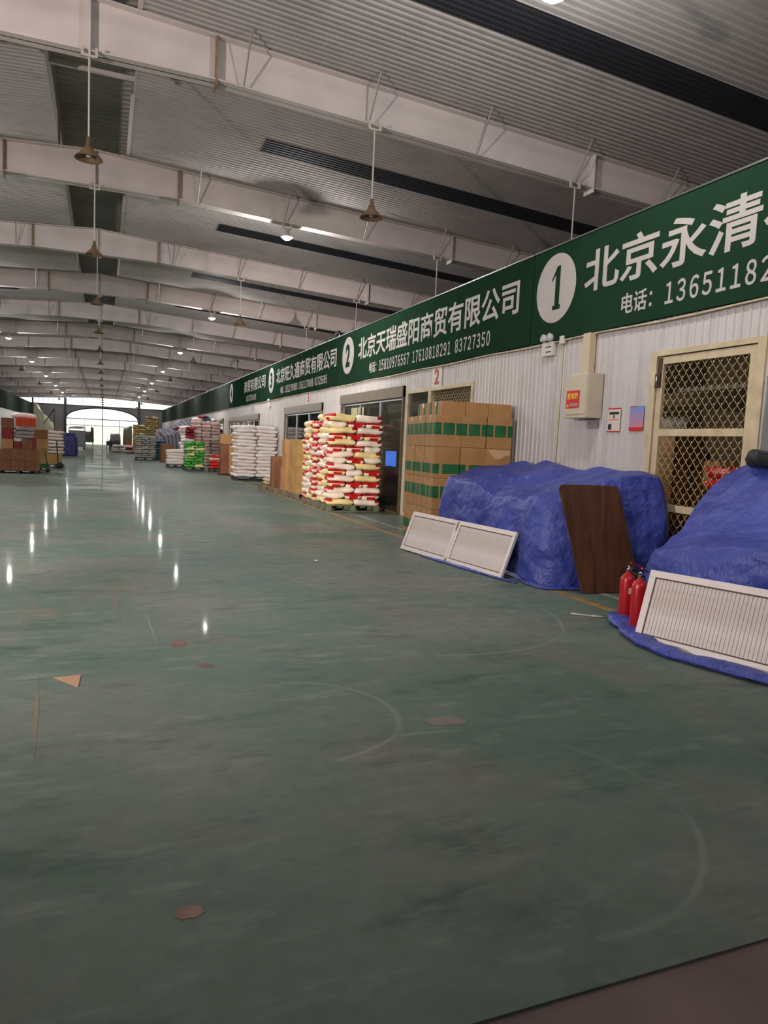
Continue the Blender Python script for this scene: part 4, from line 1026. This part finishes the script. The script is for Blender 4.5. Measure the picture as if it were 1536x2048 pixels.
# ------------------------------------------------------------------ tarps
def tarp(name, poly, ctrl, m, label, parent=None, ns=420, nt=110, wrinkle=0.03, fold=0.03, skirt=0.10, center=None, seed=0, power=2.6, edge=0.90, round_=0.12, group=None):
    """cloth over a pile: closed outline on the floor, control heights for its top"""
    pts = [Vector((p[0], p[1], 0)) for p in poly]; n = len(pts)
    # resample + round the outline
    dense = []
    for k in range(n):
        a, b = pts[k], pts[(k + 1) % n]; q = max(2, int((b - a).length / 0.05))
        for i in range(q): dense.append(a.lerp(b, i / q))
    for _ in range(int(round_ / 0.05) * 4 + 2):
        dense = [(dense[i - 1] + dense[i] * 2 + dense[(i + 1) % len(dense)]) / 4 for i in range(len(dense))]
    cum = [0.0]
    for i in range(len(dense)): cum.append(cum[-1] + (dense[(i + 1) % len(dense)] - dense[i]).length)
    tot = cum[-1]; ring = []; j = 0
    for i in range(ns):
        d = tot * i / ns
        while cum[j + 1] < d: j += 1
        f = (d - cum[j]) / max(1e-9, cum[j + 1] - cum[j]); ring.append(dense[j].lerp(dense[(j + 1) % len(dense)], f))
    c = Vector((center[0], center[1], 0)) if center else sum(ring, Vector()) / ns
    off = Vector((seed * 7.3, seed * 3.1, seed * 1.7))
    def top(x, y):
        sw = 0.0; sz = 0.0
        for (px, py, pz) in ctrl:
            w_ = 1.0 / (((x - px) ** 2 + (y - py) ** 2) ** (power / 2) + 0.02); sw += w_; sz += w_ * pz
        return sz / sw
    vs = []; fs = []
    for it in range(nt + 1):
        t = it / nt
        for i, p in enumerate(ring):
            d = p - c; nrm = Vector((d.x, d.y, 0)).normalized()
            if t < 0.55:
                q = edge * (t / 0.55); P = c + d * q; z = top(P.x, P.y)
                P2 = Vector((P.x, P.y, z))
                k = noise.noise(Vector((P.x * 2.2, P.y * 3.4, z * 2)) + off) + 0.5 * noise.noise(Vector((P.x * 6, P.y * 5, z * 4)) + off * 2) + 0.25 * noise.noise(Vector((P.x * 15, P.y * 11, z * 8)) + off)
                r2 = (t / 0.55) ** 6
                k += 0.9 - 2.4 * abs(noise.noise(Vector((P.x * 1.3, P.y * 2.0, 0)) + off * 5)) - 1.4 * abs(noise.noise(Vector((P.x * 3.6, P.y * 2.2, 1)) + off * 4))
                P2.z += wrinkle * k - 0.05 * r2
            elif t < 0.9:
                s = (t - 0.55) / 0.35; P = c + d * (edge + (1 - edge) * (1 - (1 - s) ** 2.2)); zt = top((c + d * edge).x, (c + d * edge).y) - 0.05
                z = zt * (1 - s ** 1.15)
                k = (noise.noise(Vector((P.x * 2.2, P.y * 3.4, zt * 2)) + off) + 0.9 - 2.4 * abs(noise.noise(Vector((P.x * 1.3, P.y * 2.0, 0)) + off * 5)) - 1.4 * abs(noise.noise(Vector((P.x * 3.6, P.y * 2.2, 1)) + off * 4))) * max(0, 1 - s * 3) * wrinkle
                a = noise.noise(Vector((p.x * 3.2, p.y * 3.2, z * 1.3)) + off * 3) + 0.6 * noise.noise(Vector((p.x * 8.5, p.y * 8.5, z * 1.2)) + off) + 0.7 - 2.0 * abs(noise.noise(Vector((p.x * 2.4 + z * 1.5, p.y * 2.4 - z, z * 2.0)) + off * 6))
                P2 = Vector((P.x, P.y, z + k)) + nrm * (fold * a * min(1, s * 2.2) + 0.012 * noise.noise(Vector((p.x * 4, p.y * 4, z * 7)) + off))
            else:
                s = (t - 0.9) / 0.1
                a = noise.noise(Vector((p.x * 3.2, p.y * 3.2, 0)) + off * 3) + 0.6 * noise.noise(Vector((p.x * 8.5, p.y * 8.5, 0)) + off)
                e = skirt * (0.8 + 0.5 * noise.noise(Vector((p.x * 2.5, p.y * 2.5, 3)) + off))
                P2 = c + d + nrm * (fold * a + e * s)
                P2.z = 0.012 + 0.028 * math.sin(s * PI) * (1 + 0.8 * noise.noise(Vector((p.x * 7, p.y * 7, s * 2)) + off))
            P2.x = min(P2.x, XR - 0.035) if p.x > 0 else P2.x
            P2.z = max(P2.z, 0.006)
            vs.append(tuple(P2))
    for it in range(nt):
        for i in range(ns):
            a = it * ns + i; b = it * ns + (i + 1) % ns; fs.append((a, b, b + ns, a + ns))
    me = bpy.data.meshes.new(name); me.from_pydata(vs, [], fs)
    bm = bmesh.new(); bm.from_mesh(me); bmesh.ops.remove_doubles(bm, verts=bm.verts, dist=0.0004); bmesh.ops.recalc_face_normals(bm, faces=bm.faces)
    for f in bm.faces: f.smooth = True
    bm.to_mesh(me); bm.free(); me.materials.append(m)
    o = link(name, me); return tag(o, label, 'tarp', group)
tarp('tarp_covered_pile', [(4.42, 6.42), (4.85, 6.30), (5.50, 6.12), (5.93, 6.10), (5.93, 9.5), (4.95, 9.5), (4.48, 9.30), (4.50, 8.0), (4.52, 7.1), (4.40, 6.8)],
     [(5.9, 9.4, 1.42), (5.9, 8.3, 1.42), (5.9, 7.3, 1.40), (5.8, 6.6, 1.36), (5.40, 6.35, 1.36), (4.95, 6.5, 1.16), (4.6, 6.6, 1.0), (5.2, 8.9, 1.24), (4.6, 9.2, 1.14), (4.6, 8.7, 1.05),
      (4.6, 7.8, 0.88), (4.65, 7.2, 0.86), (5.0, 7.6, 1.04), (5.1, 6.9, 1.16), (5.5, 8.0, 1.26), (5.3, 9.5, 1.28)],
     M['tarp'], 'creased blue tarp draped over goods left of the mesh door', skirt=0.10, seed=1, wrinkle=0.026, fold=0.03)
tarp('tarp_covered_pile', [(4.56, 5.12), (4.46, 4.6), (4.60, 3.9), (5.0, 2.6), (5.2, 2.0), (5.93, 2.0), (5.93, 5.50), (5.55, 5.55), (5.2, 5.40), (4.8, 5.24)],
     [(5.9, 5.0, 1.78), (5.9, 5.4, 1.62), (5.72, 5.2, 1.60), (5.74, 4.7, 1.80), (5.58, 5.0, 1.15), (5.5, 5.4, 0.80), (5.35, 5.25, 0.68), (5.3, 4.8, 0.85), (5.05, 5.1, 0.66), (4.75, 5.0, 0.60), (4.7, 4.6, 0.70), (4.8, 4.0, 0.78), (4.9, 3.5, 0.84), (5.0, 4.3, 0.86), (5.1, 3.6, 1.05), (5.6, 4.3, 1.45), (5.9, 4.2, 1.85), (5.8, 3.2, 1.8), (5.0, 2.6, 1.1)],
     M['tarp'], 'blue tarp heaped over goods at the right edge of the picture', skirt=0.12, seed=4, wrinkle=0.028, fold=0.03, center=(5.35, 4.1), power=3.6, edge=0.93)
# rolled hem of the right tarp along the floor
def hem(pts, r, label, seed):
    b = MB(); ring = 10; off = Vector((seed, seed * 2, 0)); n = len(pts)
    P = []
    for a, c in zip(pts, pts[1:]):
        for q in range(14): P.append(Vector((a[0] + (c[0] - a[0]) * q / 14, a[1] + (c[1] - a[1]) * q / 14, 0)))
    for _ in range(8): P = [P[0]] + [(P[i - 1] + P[i] * 2 + P[i + 1]) / 4 for i in range(1, len(P) - 1)] + [P[-1]]
    for i, p in enumerate(P):
        d = (P[min(i + 1, len(P) - 1)] - P[max(i - 1, 0)]).normalized(); nn = Vector((-d.y, d.x, 0))
        rr = r * (1 + 0.45 * noise.noise(Vector((p.x * 4, p.y * 4, 0)) + off)) * min(1, 0.3 + min(i, len(P) - 1 - i) / 5)
        for k in range(ring):
            t = 2 * PI * k / ring; w_ = 1 + 0.3 * noise.noise(Vector((p.x * 9, p.y * 9, k)) + off)
            b.v.append(tuple(p + nn * math.cos(t) * rr * 1.9 * w_ + Vector((0, 0, max(0.004, rr * 0.62 + math.sin(t) * rr * 0.62 * w_)))))
    for i in range(len(P) - 1):
        for k in range(ring):
            j = (k + 1) % ring; b.f.append((i * ring + k, i * ring + j, (i + 1) * ring + j, (i + 1) * ring + k))
    b.f.append(tuple(range(ring))); b.f.append(tuple(range((len(P) - 1) * ring, len(P) * ring)))
    return b
o = hem([(4.42, 5.2), (4.20, 4.86), (4.05, 4.55), (3.92, 4.25), (3.92, 3.98), (4.02, 3.62), (4.17, 3.15), (4.45, 2.38)], 0.055, '', 3).build('tarp_hem', M['tarp'], None, True)
tag(o, 'rolled blue tarp edge lying in front of the right white panel', 'tarp')
o = hem([(4.03, 8.75), (4.06, 8.3), (4.15, 7.6), (4.24, 6.95), (4.30, 6.7)], 0.022, '', 5).build('tarp_hem', M['tarp'], None, True)
tag(o, 'thin blue tarp edge peeking out below the left white panels', 'tarp')

# ------------------------------------------------------------------ leaning panels, board, extinguishers
def lean_panel(p0, p1, top_shift, height_vec, label, leaves=1, th=0.035):
    """framed panel standing on the edge p0-p1, its top moved by top_shift"""
    a = Vector((*p0, 0.008)); b_ = Vector((*p1, 0.008)); u = (b_ - a).normalized(); v = Vector(height_vec); hgt = v.length; v = v.normalized()
    n = u.cross(v).normalized(); ln = (b_ - a).length
    root = link('door_panel', None); tag(root, label, 'panel', 'white framed panels')
    mw = Matrix(((u.x, v.x, n.x, a.x), (u.y, v.y, n.y, a.y), (u.z, v.z, n.z, a.z), (0, 0, 0, 1))); root.matrix_world = mw
    fw = 0.055; w1 = ln / leaves
    for k in range(leaves):
        x0 = k * w1 + (0.003 if k else 0); x1 = (k + 1) * w1 - (0.003 if k < leaves - 1 else 0)
        b = MB(); b.box(x0, x1, 0, fw, -th / 2, th / 2).box(x0, x1, hgt - fw, hgt, -th / 2, th / 2).box(x0, x0 + fw, fw, hgt - fw, -th / 2, th / 2).box(x1 - fw, x1, fw, hgt - fw, -th / 2, th / 2)
        f = b.build('frame', M['panel_frame'], root, bevel=0.003)
        MB().box(x0 + fw, x1 - fw, fw, hgt - fw, -0.006, 0.008).build('backing', M['panel'], f)
        bb = MB(); q2 = 0.010; bb.box(x0 + fw, x1 - fw, fw, fw + q2, 0.006, 0.009).box(x0 + fw, x1 - fw, hgt - fw - q2, hgt - fw, 0.006, 0.009).box(x0 + fw, x0 + fw + q2, fw, hgt - fw, 0.006, 0.009).box(x1 - fw - q2, x1 - fw, fw, hgt - fw, 0.006, 0.009)
        bb.box(x0 + fw, x1 - fw, fw, fw + q2, -0.009, -0.005).box(x0 + fw, x1 - fw, hgt - fw - q2, hgt - fw, -0.009, -0.005).box(x0 + fw, x0 + fw + q2, fw, hgt - fw, -0.009, -0.005).box(x1 - fw - q2, x1 - fw, fw, hgt - fw, -0.009, -0.005).build('gap_shade', M['gap_shade'], f)  # thin dark rings inside the frame, painted shade of the gap
        q = 0.010; nb = int((x1 - x0 - 2 * fw - 2 * q) / 0.03); bw = (x1 - x0 - 2 * fw - 2 * q) / nb
        rb = MB().box(0.0012, bw - 0.0012, fw + q, hgt - fw - q, -0.012, 0.012).mesh('slat', M['panel'], bevel=0.0015, seg=1)
        for i in range(nb): link('slat', rb, f, (x0 + fw + q + i * bw, 0, 0))
    if leaves == 2:
        MB().box(w1 - 0.012, w1 + 0.012, 0.0, 0.05, -th / 2 - 0.01, th / 2 + 0.01).box(w1 - 0.012, w1 + 0.012, hgt - 0.14, hgt - 0.02, -th / 2 - 0.008, th / 2 + 0.008).build('hinge', M['rust'], root)
    return root
lean_panel((4.24, 6.96), (3.96, 9.28), None, (0.20, 0.02, 0.53), 'pair of hinged white framed panels leaning on the left blue tarp', 2)
lean_panel((4.60, 2.45), (3.97, 4.44), None, (0.18, 0.06, 0.55), 'white framed slatted panel leaning on the right blue tarp', 1)
# plywood board
b = MB(); wv = 0.74; hv = 1.15; pts = []; sh = -0.27
rc = 0.06
for cx_, cy_, a0 in ((wv - rc, hv - rc, 0), (rc, hv - rc, PI / 2), (0.02, 0.02, PI), (wv - 0.02, 0.02, 1.5 * PI)):
    for k in range(5):
        t = a0 + PI / 2 * k / 4; rr = rc if cy_ > 0.5 else 0.02; yy = cy_ + rr * math.sin(t)
        pts.append((cx_ + rr * math.cos(t) + sh * yy / hv, yy, 0))
b.slab(pts, (0, 0, 0.022))
bo = b.build('wooden_board', M['board'], bevel=0.003)
a = Vector((4.70, 6.10, 0.004)); u = Vector((1, -0.06, 0)).normalized(); v = Vector((0.01, 0.17, 1.14)).normalized(); u = (u - v * u.dot(v)).normalized(); n = u.cross(v)
bo.matrix_world = Matrix(((u.x, v.x, n.x, a.x), (u.y, v.y, n.y, a.y), (u.z, v.z, n.z, a.z), (0, 0, 0, 1)))
tag(bo, 'dark stained plywood board leaning on the left blue tarp', 'board')

def extinguisher(x, y, rot, label, z=0.03):
    t = thing('fire_extinguisher', label, 'extinguisher', (x, y, z), rot, 'red fire extinguishers')
    MB().lathe([(0, 0), (0.058, 0), (0.066, 0.012), (0.066, 0.34), (0.060, 0.37), (0.040, 0.395), (0.022, 0.405), (0.022, 0.42), (0, 0.42)], 24).build('cylinder', M['ext_red'], t, True)
    MB().lathe([(0, 0.41), (0.02, 0.41), (0.02, 0.45), (0.012, 0.47), (0, 0.47)], 12).tube((0, 0, 0.44), (0.045, 0, 0.44), 0.010, 8).build('valve', M['chrome'], t, True)
    MB().box(-0.13, 0.03, -0.012, 0.012, 0.475, 0.487, Matrix.Rotation(0.30, 4, 'Y')).build('lever', M['ext_red'], t, bevel=0.004)
    MB().box(-0.10, 0.02, -0.010, 0.010, 0.452, 0.462).build('carry_handle', M['black'], t, bevel=0.003)
    MB().path([(0.04, 0, 0.44), (0.085, 0, 0.42), (0.095, 0, 0.34), (0.09, 0, 0.15)], 0.009, 7).build('hose', M['black'], t, True)
    s = MB()
    for k in range(5):
        a0 = -2.2 + k * 0.16; a1 = a0 + 0.16
        s.slab([(0.0664 * math.cos(a0), 0.0664 * math.sin(a0), 0.23), (0.0664 * math.cos(a1), 0.0664 * math.sin(a1), 0.23), (0.0664 * math.cos(a1), 0.0664 * math.sin(a1), 0.285), (0.0664 * math.cos(a0), 0.0664 * math.sin(a0), 0.285)], (0.001 * math.cos(a0), 0.001 * math.sin(a0), 0))
    s.build('sticker', M['lbl'], t)
extinguisher(4.215, 4.70, 0.5, 'nearer red fire extinguisher with a cream sticker by the white panel')
extinguisher(4.33, 4.98, 0.1, 'red fire extinguisher half hidden behind the nearer one')
bpy.context.view_layer.update()
_hit = bpy.data.objects['tarp_covered_pile.001'].ray_cast(Vector((5.72, 4.86, 5)), Vector((0, 0, -1)))
sack('black_bag', 'black', (5.72, 4.86, (_hit[1].z if _hit[0] else 1.5) + 0.05), 0.9, 'black bag lying on top of the right blue tarp', None, (0.62, 0.8, 1.1))
# scraps on the floor
tag(MB().slab([(-0.27, 4.51, 0), (-0.13, 4.31, 0), (-0.12, 4.53, 0)], (0, 0, 0.004)).build('cardboard_scrap', mat('cardboard_scrap', rgb(176, 138, 108), 0.8)), 'small triangular brown cardboard scrap on the green floor', 'scrap')
tag(MB().path([(4.0, 5.32, 0.006), (4.12, 5.18, 0.012), (4.25, 5.12, 0.008), (4.38, 5.16, 0.012)], 0.006, 6).build('string', M['white_plastic'], None, True), 'white plastic string on the floor beside the extinguishers', 'string')
tag(MB().lathe([(0, 0), (0.02, 0), (0.03, 0.01), (0.018, 0.018), (0, 0.016)], 10, (2.46, 8.4, 0.0)).build('bottle_cap', M['white_plastic'], None, True), 'tiny white litter on the open green floor', 'litter')

# ------------------------------------------------------------------ left side goods
gL = 'goods on the left of the hall'
pl = pallet(-3.34, 26.9, 1.24, 1.0, 'dark pallet under the left brown carton block', 'pallet_dark'); pl.scale = (1, 1, 0.7)
for k in range(2):
    for i in range(3):
        carton((-3.14 + 0.41 * i, 27.15, 0.10 + 0.365 * k), (0.405, 0.48, 0.36), 'red-brown carton in the left block, %s row, %s' % (['lower', 'upper'][k], ['left', 'middle', 'right'][i]), gL, 'carton_dark')
        if k: carton((-3.14 + 0.41 * i, 27.65, 0.10 + 0.365 * k), (0.405, 0.48, 0.36), 'red-brown carton in the left block, upper back row, %s' % ['left', 'middle', 'right'][i], gL, 'carton_dark')
        else: carton((-3.14 + 0.41 * i, 27.65, 0.10), (0.405, 0.48, 0.36), 'red-brown carton in the left block, lower back row, %s' % ['left', 'middle', 'right'][i], gL, 'carton_dark')
zt = 0.835
carton((-3.05, 27.2, zt), (0.36, 0.4, 0.32), 'brown carton at the left on top of the carton block', gL, 'carton')
carton((-2.45, 27.2, zt), (0.34, 0.4, 0.34), 'brown carton at the right on top of the carton block', gL, 'carton_dark')
carton((-2.74, 27.15, zt), (0.2, 0.36, 0.26), 'small dark red carton between the brown ones on the carton block', gL, 'carton_red')
carton((-2.22, 27.2, zt), (0.10, 0.36, 0.44), 'slim red carton at the right end of the carton block', gL, 'carton_red')
carton((-3.05, 27.2, zt + 0.325), (0.34, 0.4, 0.40), 'dark red carton above the left brown carton', gL, 'carton_red')
carton((-3.05, 27.2, zt + 0.73), (0.36, 0.4, 0.30), 'topmost brown carton at the far left', gL, 'carton_dark')
for k in range(3): sack('grey_bundle', 'sack_grey', (-2.55, 27.2, zt + 0.42 + 0.13 * k), 0.1 * k, '%s grey bundle under the orange cartons' % ['bottom', 'middle', 'top'][k], 'grey bundles', (1.0, 1, 0.9))
for i in range(4): carton((-2.73 + 0.155 * i, 27.2, zt + 0.76), (0.15, 0.36, 0.30), '%s bright orange carton from the left in the orange row' % ORD[i], 'orange cartons', 'carton_orange')
sack('crumpled_bag', 'sack_white', (-2.6, 27.5, 1.97), 0.3, 'crumpled white bag behind the orange cartons', gL, (1.2, 1, 1.2))
pallet(-2.62, 29.2, 0.7, 0.8, 'pallet under the tall tan carton column on the left')
for k, h in enumerate((0.30, 0.38, 0.36, 0.34)):
    carton((-2.28, 29.55, 0.145 + sum((0.30, 0.38, 0.36, 0.34)[:k])), (0.60, 0.6, h - 0.003), 'tan carton in the left column, %s' % ['bottom', 'second up', 'third up', 'top'][k], 'left tan carton column', 'carton_g2' if k == 0 else 'carton_tan' if k < 3 else 'carton_dark', 0.05 * (k % 2))
pallet(-2.2, 32.0, 0.66, 0.6, 'pallet under the left pile of white sacks')
carton((-1.88, 32.25, 0.145), (0.50, 0.5, 0.42), 'tan carton under the left pile of white sacks', gL, 'carton_tan')
sack_stack('left_sack', 'sack_pink', -2.18, 32.0, 0.62, 7, 0.135, 0.565, 'pale sack in the left pile by the tan cartons', 'left pale sack pile', pattern='single', jitter=0.02)
t = thing('hand_truck', 'dark hand truck with black wheels beside the left goods', 'trolley', (-1.72, 31.4, 0))
for s in (-1, 1):
    MB().lathe([(0.02, -0.03), (0.11, -0.03), (0.13, -0.015), (0.13, 0.015), (0.11, 0.03), (0.02, 0.03)], 20).build('wheel', M['black'], t, True).matrix_basis = Matrix.Translation((0.05, s * 0.18, 0.13)) @ Matrix.Rotation(PI / 2, 4, 'X')
b = MB()
for s in (-1, 1): b.tube((0, s * 0.15, 0.12), (-0.06, s * 0.15, 1.1), 0.016, 6)
for z in (0.35, 0.65, 1.0): b.tube((-0.02, -0.15, z), (-0.02, 0.15, z), 0.012, 6)
b.build('frame', M['dark_steel'], t)
MB().box(-0.28, 0.0, -0.2, 0.2, 0.03, 0.04).build('toe_plate', M['dark_steel'], t)
t = thing('platform_trolley', 'low trolley with caster at the corner of the left carton block', 'trolley', (-1.98, 28.35, 0))
MB().box(-0.5, 0.12, -0.3, 0.3, 0.14, 0.17).build('deck', M['dark_steel'], t)
MB().tube((-0.02, 0, 0.75), (0.10, 0, 0.14), 0.018, 6).build('handle', M['dark_steel'], t)
for x in (-0.42, 0.10):
    for s in (-0.22, 0.22): MB().tube((x, s - 0.02, 0.062), (x, s + 0.02, 0.062), 0.06, 14).build('caster', M['black'], t, True)
tarp('tarp_covered_load', [(-3.15, 48.7), (-1.62, 48.7), (-1.6, 50.6), (-3.15, 50.6)], [(-3.1, 48.9, 1.55), (-2.4, 49.0, 1.42), (-1.75, 48.9, 1.30), (-2.4, 50, 1.45)], M['navy_tarp'], 'navy blue tarp over a load on the left of the aisle', ns=120, nt=40, skirt=0.02, edge=0.93)
t = thing('roll_cage', 'grey wheeled cage trolley on the left far down the aisle', 'trolley', (-2.4, 72.6, 0))
b = MB()
for x in (-0.7, 0.7):
    for y in (0, 1.0): b.tube((x, y, 0.15), (x, y, 1.9), 0.02, 6)
for z in (0.2, 1.9):
    b.tube((-0.7, 0, z), (0.7, 0, z), 0.02, 6).tube((-0.7, 1, z), (0.7, 1, z), 0.02, 6)
b.build('frame', M['steel'], t)
MB().box(-0.69, 0.69, 0.02, 0.98, 0.2, 1.72).build('wrapped_load', M['cover_grey'], t, bevel=0.06)
for x in (-0.6, 0.6):
    for y in (0.1, 0.9): MB().tube((x, y - 0.02, 0.075), (x, y + 0.02, 0.075), 0.075, 12).build('caster', M['black'], t, True)
for k in range(2): sack('load_sack', 'sack_white', (-2.55 + 0.3 * k, 73.1, 1.96 + 0.08 * k), 0.2, '%s pale bundle on top of the grey cage trolley' % ['lower', 'upper'][k], 'bundles on the cage trolley', (1.8, 1.4, 0.9))
t = thing('cargo_cart', 'green cargo cart parked in front of the far arched doorway', 'cart', (-1.82, 99.5, 0))
MB().box(-0.6, 0.5, 0, 1.6, 0.35, 1.1).build('cargo_bed', M['cart_green'], t, bevel=0.03)
MB().box(-0.55, 0.2, 0.3, 1.4, 1.1, 1.75).build('load', M['cover_olive'], t, bevel=0.12)
MB().slab([(0.1, 0.2, 1.0), (0.55, 0.2, 0.4), (0.5, 0.2, 2.2), (0.2, 0.2, 2.4)], (0, 0.6, 0)).build('cab_sheet', M['dark_steel'], t)
for x in (-0.5, 0.42): MB().tube((x - 0.05, 0.3, 0.3), (x + 0.05, 0.3, 0.3), 0.3, 16).build('wheel', M['black'], t, True)
# pale plastic sheeting and its prop in front of the far left wall
tarp('plastic_sheet', [(-8.4, 84.6), (-6.0, 84.6), (-5.0, 87), (-8.6, 87.5)], [(-8.2, 85, 3.9), (-7, 85.5, 4.5), (-5.8, 85.5, 3.2), (-5.4, 86.5, 2.6)], M['plastic_sheet'], 'pale yellowish plastic sheeting hung by the far left wall', ns=90, nt=36, skirt=0.02, edge=0.85)
tag(MB().tube((-5.9, 82.5, 2.3), (-4.9, 82.5, 3.9), 0.05, 6).tube((-4.9, 82.5, 0), (-4.9, 82.5, 3.9), 0.03, 6).build('prop_pole', M['dark_steel']), 'slanted dark prop pole near the far left wall', 'pole')
# far goods on the right
tarp('striped_covered_pile', [(2.95, 49.0), (5.9, 49.0), (5.9, 54), (3.4, 54)], [(3.1, 49.5, 1.2), (3.7, 50, 1.9), (4.6, 49.5, 1.7), (5.6, 49.4, 2.4), (5.6, 52, 2.8), (4, 53, 2.0)], M['stripe'], 'striped grey tarp over a tall pile beyond the teal sacks', ns=120, nt=44, skirt=0.02, edge=0.9)
sack('wine_bundle', 'sack_wine', (4.7, 49.9, 2.05), 0.2, 'shiny dark red bundle on the striped tarp', gL, (1.4, 1, 1.3))
tarp('covered_goods', [(0.5, 75.0), (1.5, 75.0), (1.5, 76.6), (0.5, 76.6)], [(0.7, 75.3, 1.5), (1.3, 75.3, 1.6)], M['cover_grey'], 'grey dust cover over goods at the far end of the aisle', ns=70, nt=30, skirt=0.02, edge=0.9)
tarp('covered_goods', [(1.75, 76.0), (2.6, 76.0), (2.6, 77.4), (1.75, 77.4)], [(2.0, 76.3, 2.0), (2.5, 76.3, 2.5)], M['cover_olive'], 'olive dust cover over goods left of the gold towers', ns=70, nt=30, skirt=0.02, edge=0.9)
for k, x in enumerate((0.45, 1.15)):
    t = thing('tricycle_cart', ['left', 'right'][k] + ' dark cargo tricycle in front of the grey dust cover', 'cart', (x, 73.6, 0), 0, 'dark tricycles')
    MB().box(-0.28, 0.28, 0.4, 1.2, 0.42, 0.85).build('cargo_box', M['dark_steel'], t, bevel=0.02)
    for s in (-0.26, 0.26): MB().tube((s - 0.03, 0.8, 0.28), (s + 0.03, 0.8, 0.28), 0.28, 16).build('wheel', M['black'], t, True)
    MB().tube((-0.03, 0.05, 0.26), (0.03, 0.05, 0.26), 0.26, 16).build('wheel', M['black'], t, True)
    MB().path([(0, 0.05, 0.26), (0, 0.2, 0.9), (-0.25, 0.25, 0.98)], 0.02, 6).tube((0, 0.2, 0.9), (0.25, 0.25, 0.98), 0.02).tube((0, 0.2, 0.6), (0, 0.6, 0.5), 0.025).build('steering_frame', M['dark_steel'], t)
carton((1.95, 63.4, 0.0), (0.5, 0.5, 0.45), 'dark red carton beside the wide low sack pile', gL, 'carton_red')
carton((2.1, 70.5, 0.0), (0.5, 0.5, 0.9), 'orange carton left of the shorter gold tower', gL, 'carton_orange')
sack('purple_bundle', 'sack_grey', (2.0, 61.0, 0.15), 0.4, 'purplish bundle on the floor left of the grey stack', gL, (1.6, 1.6, 1.6))
# cable tray above the far sign
tag(MB().path([(6.0, 58.0, 4.4), (6.0, 58.0, 5.2), (7.4, 58.0, 5.2)], 0.03, 6).build('vent_pipe', M['dark_steel']), 'dark bent pipe rising above the far signs', 'pipe')
t = thing('security_camera', 'small dark camera on top of the green sign', 'camera', (XR - 0.05, 18.9, 4.42))
MB().tube((-0.02, 0.16, 0.06), (-0.02, -0.02, 0.09), 0.05, 12).build('body', M['dark_steel'], t, True)
MB().tube((0, 0, 0), (0, 0, 0.06), 0.015, 8).build('mount', M['white_plastic'], t)
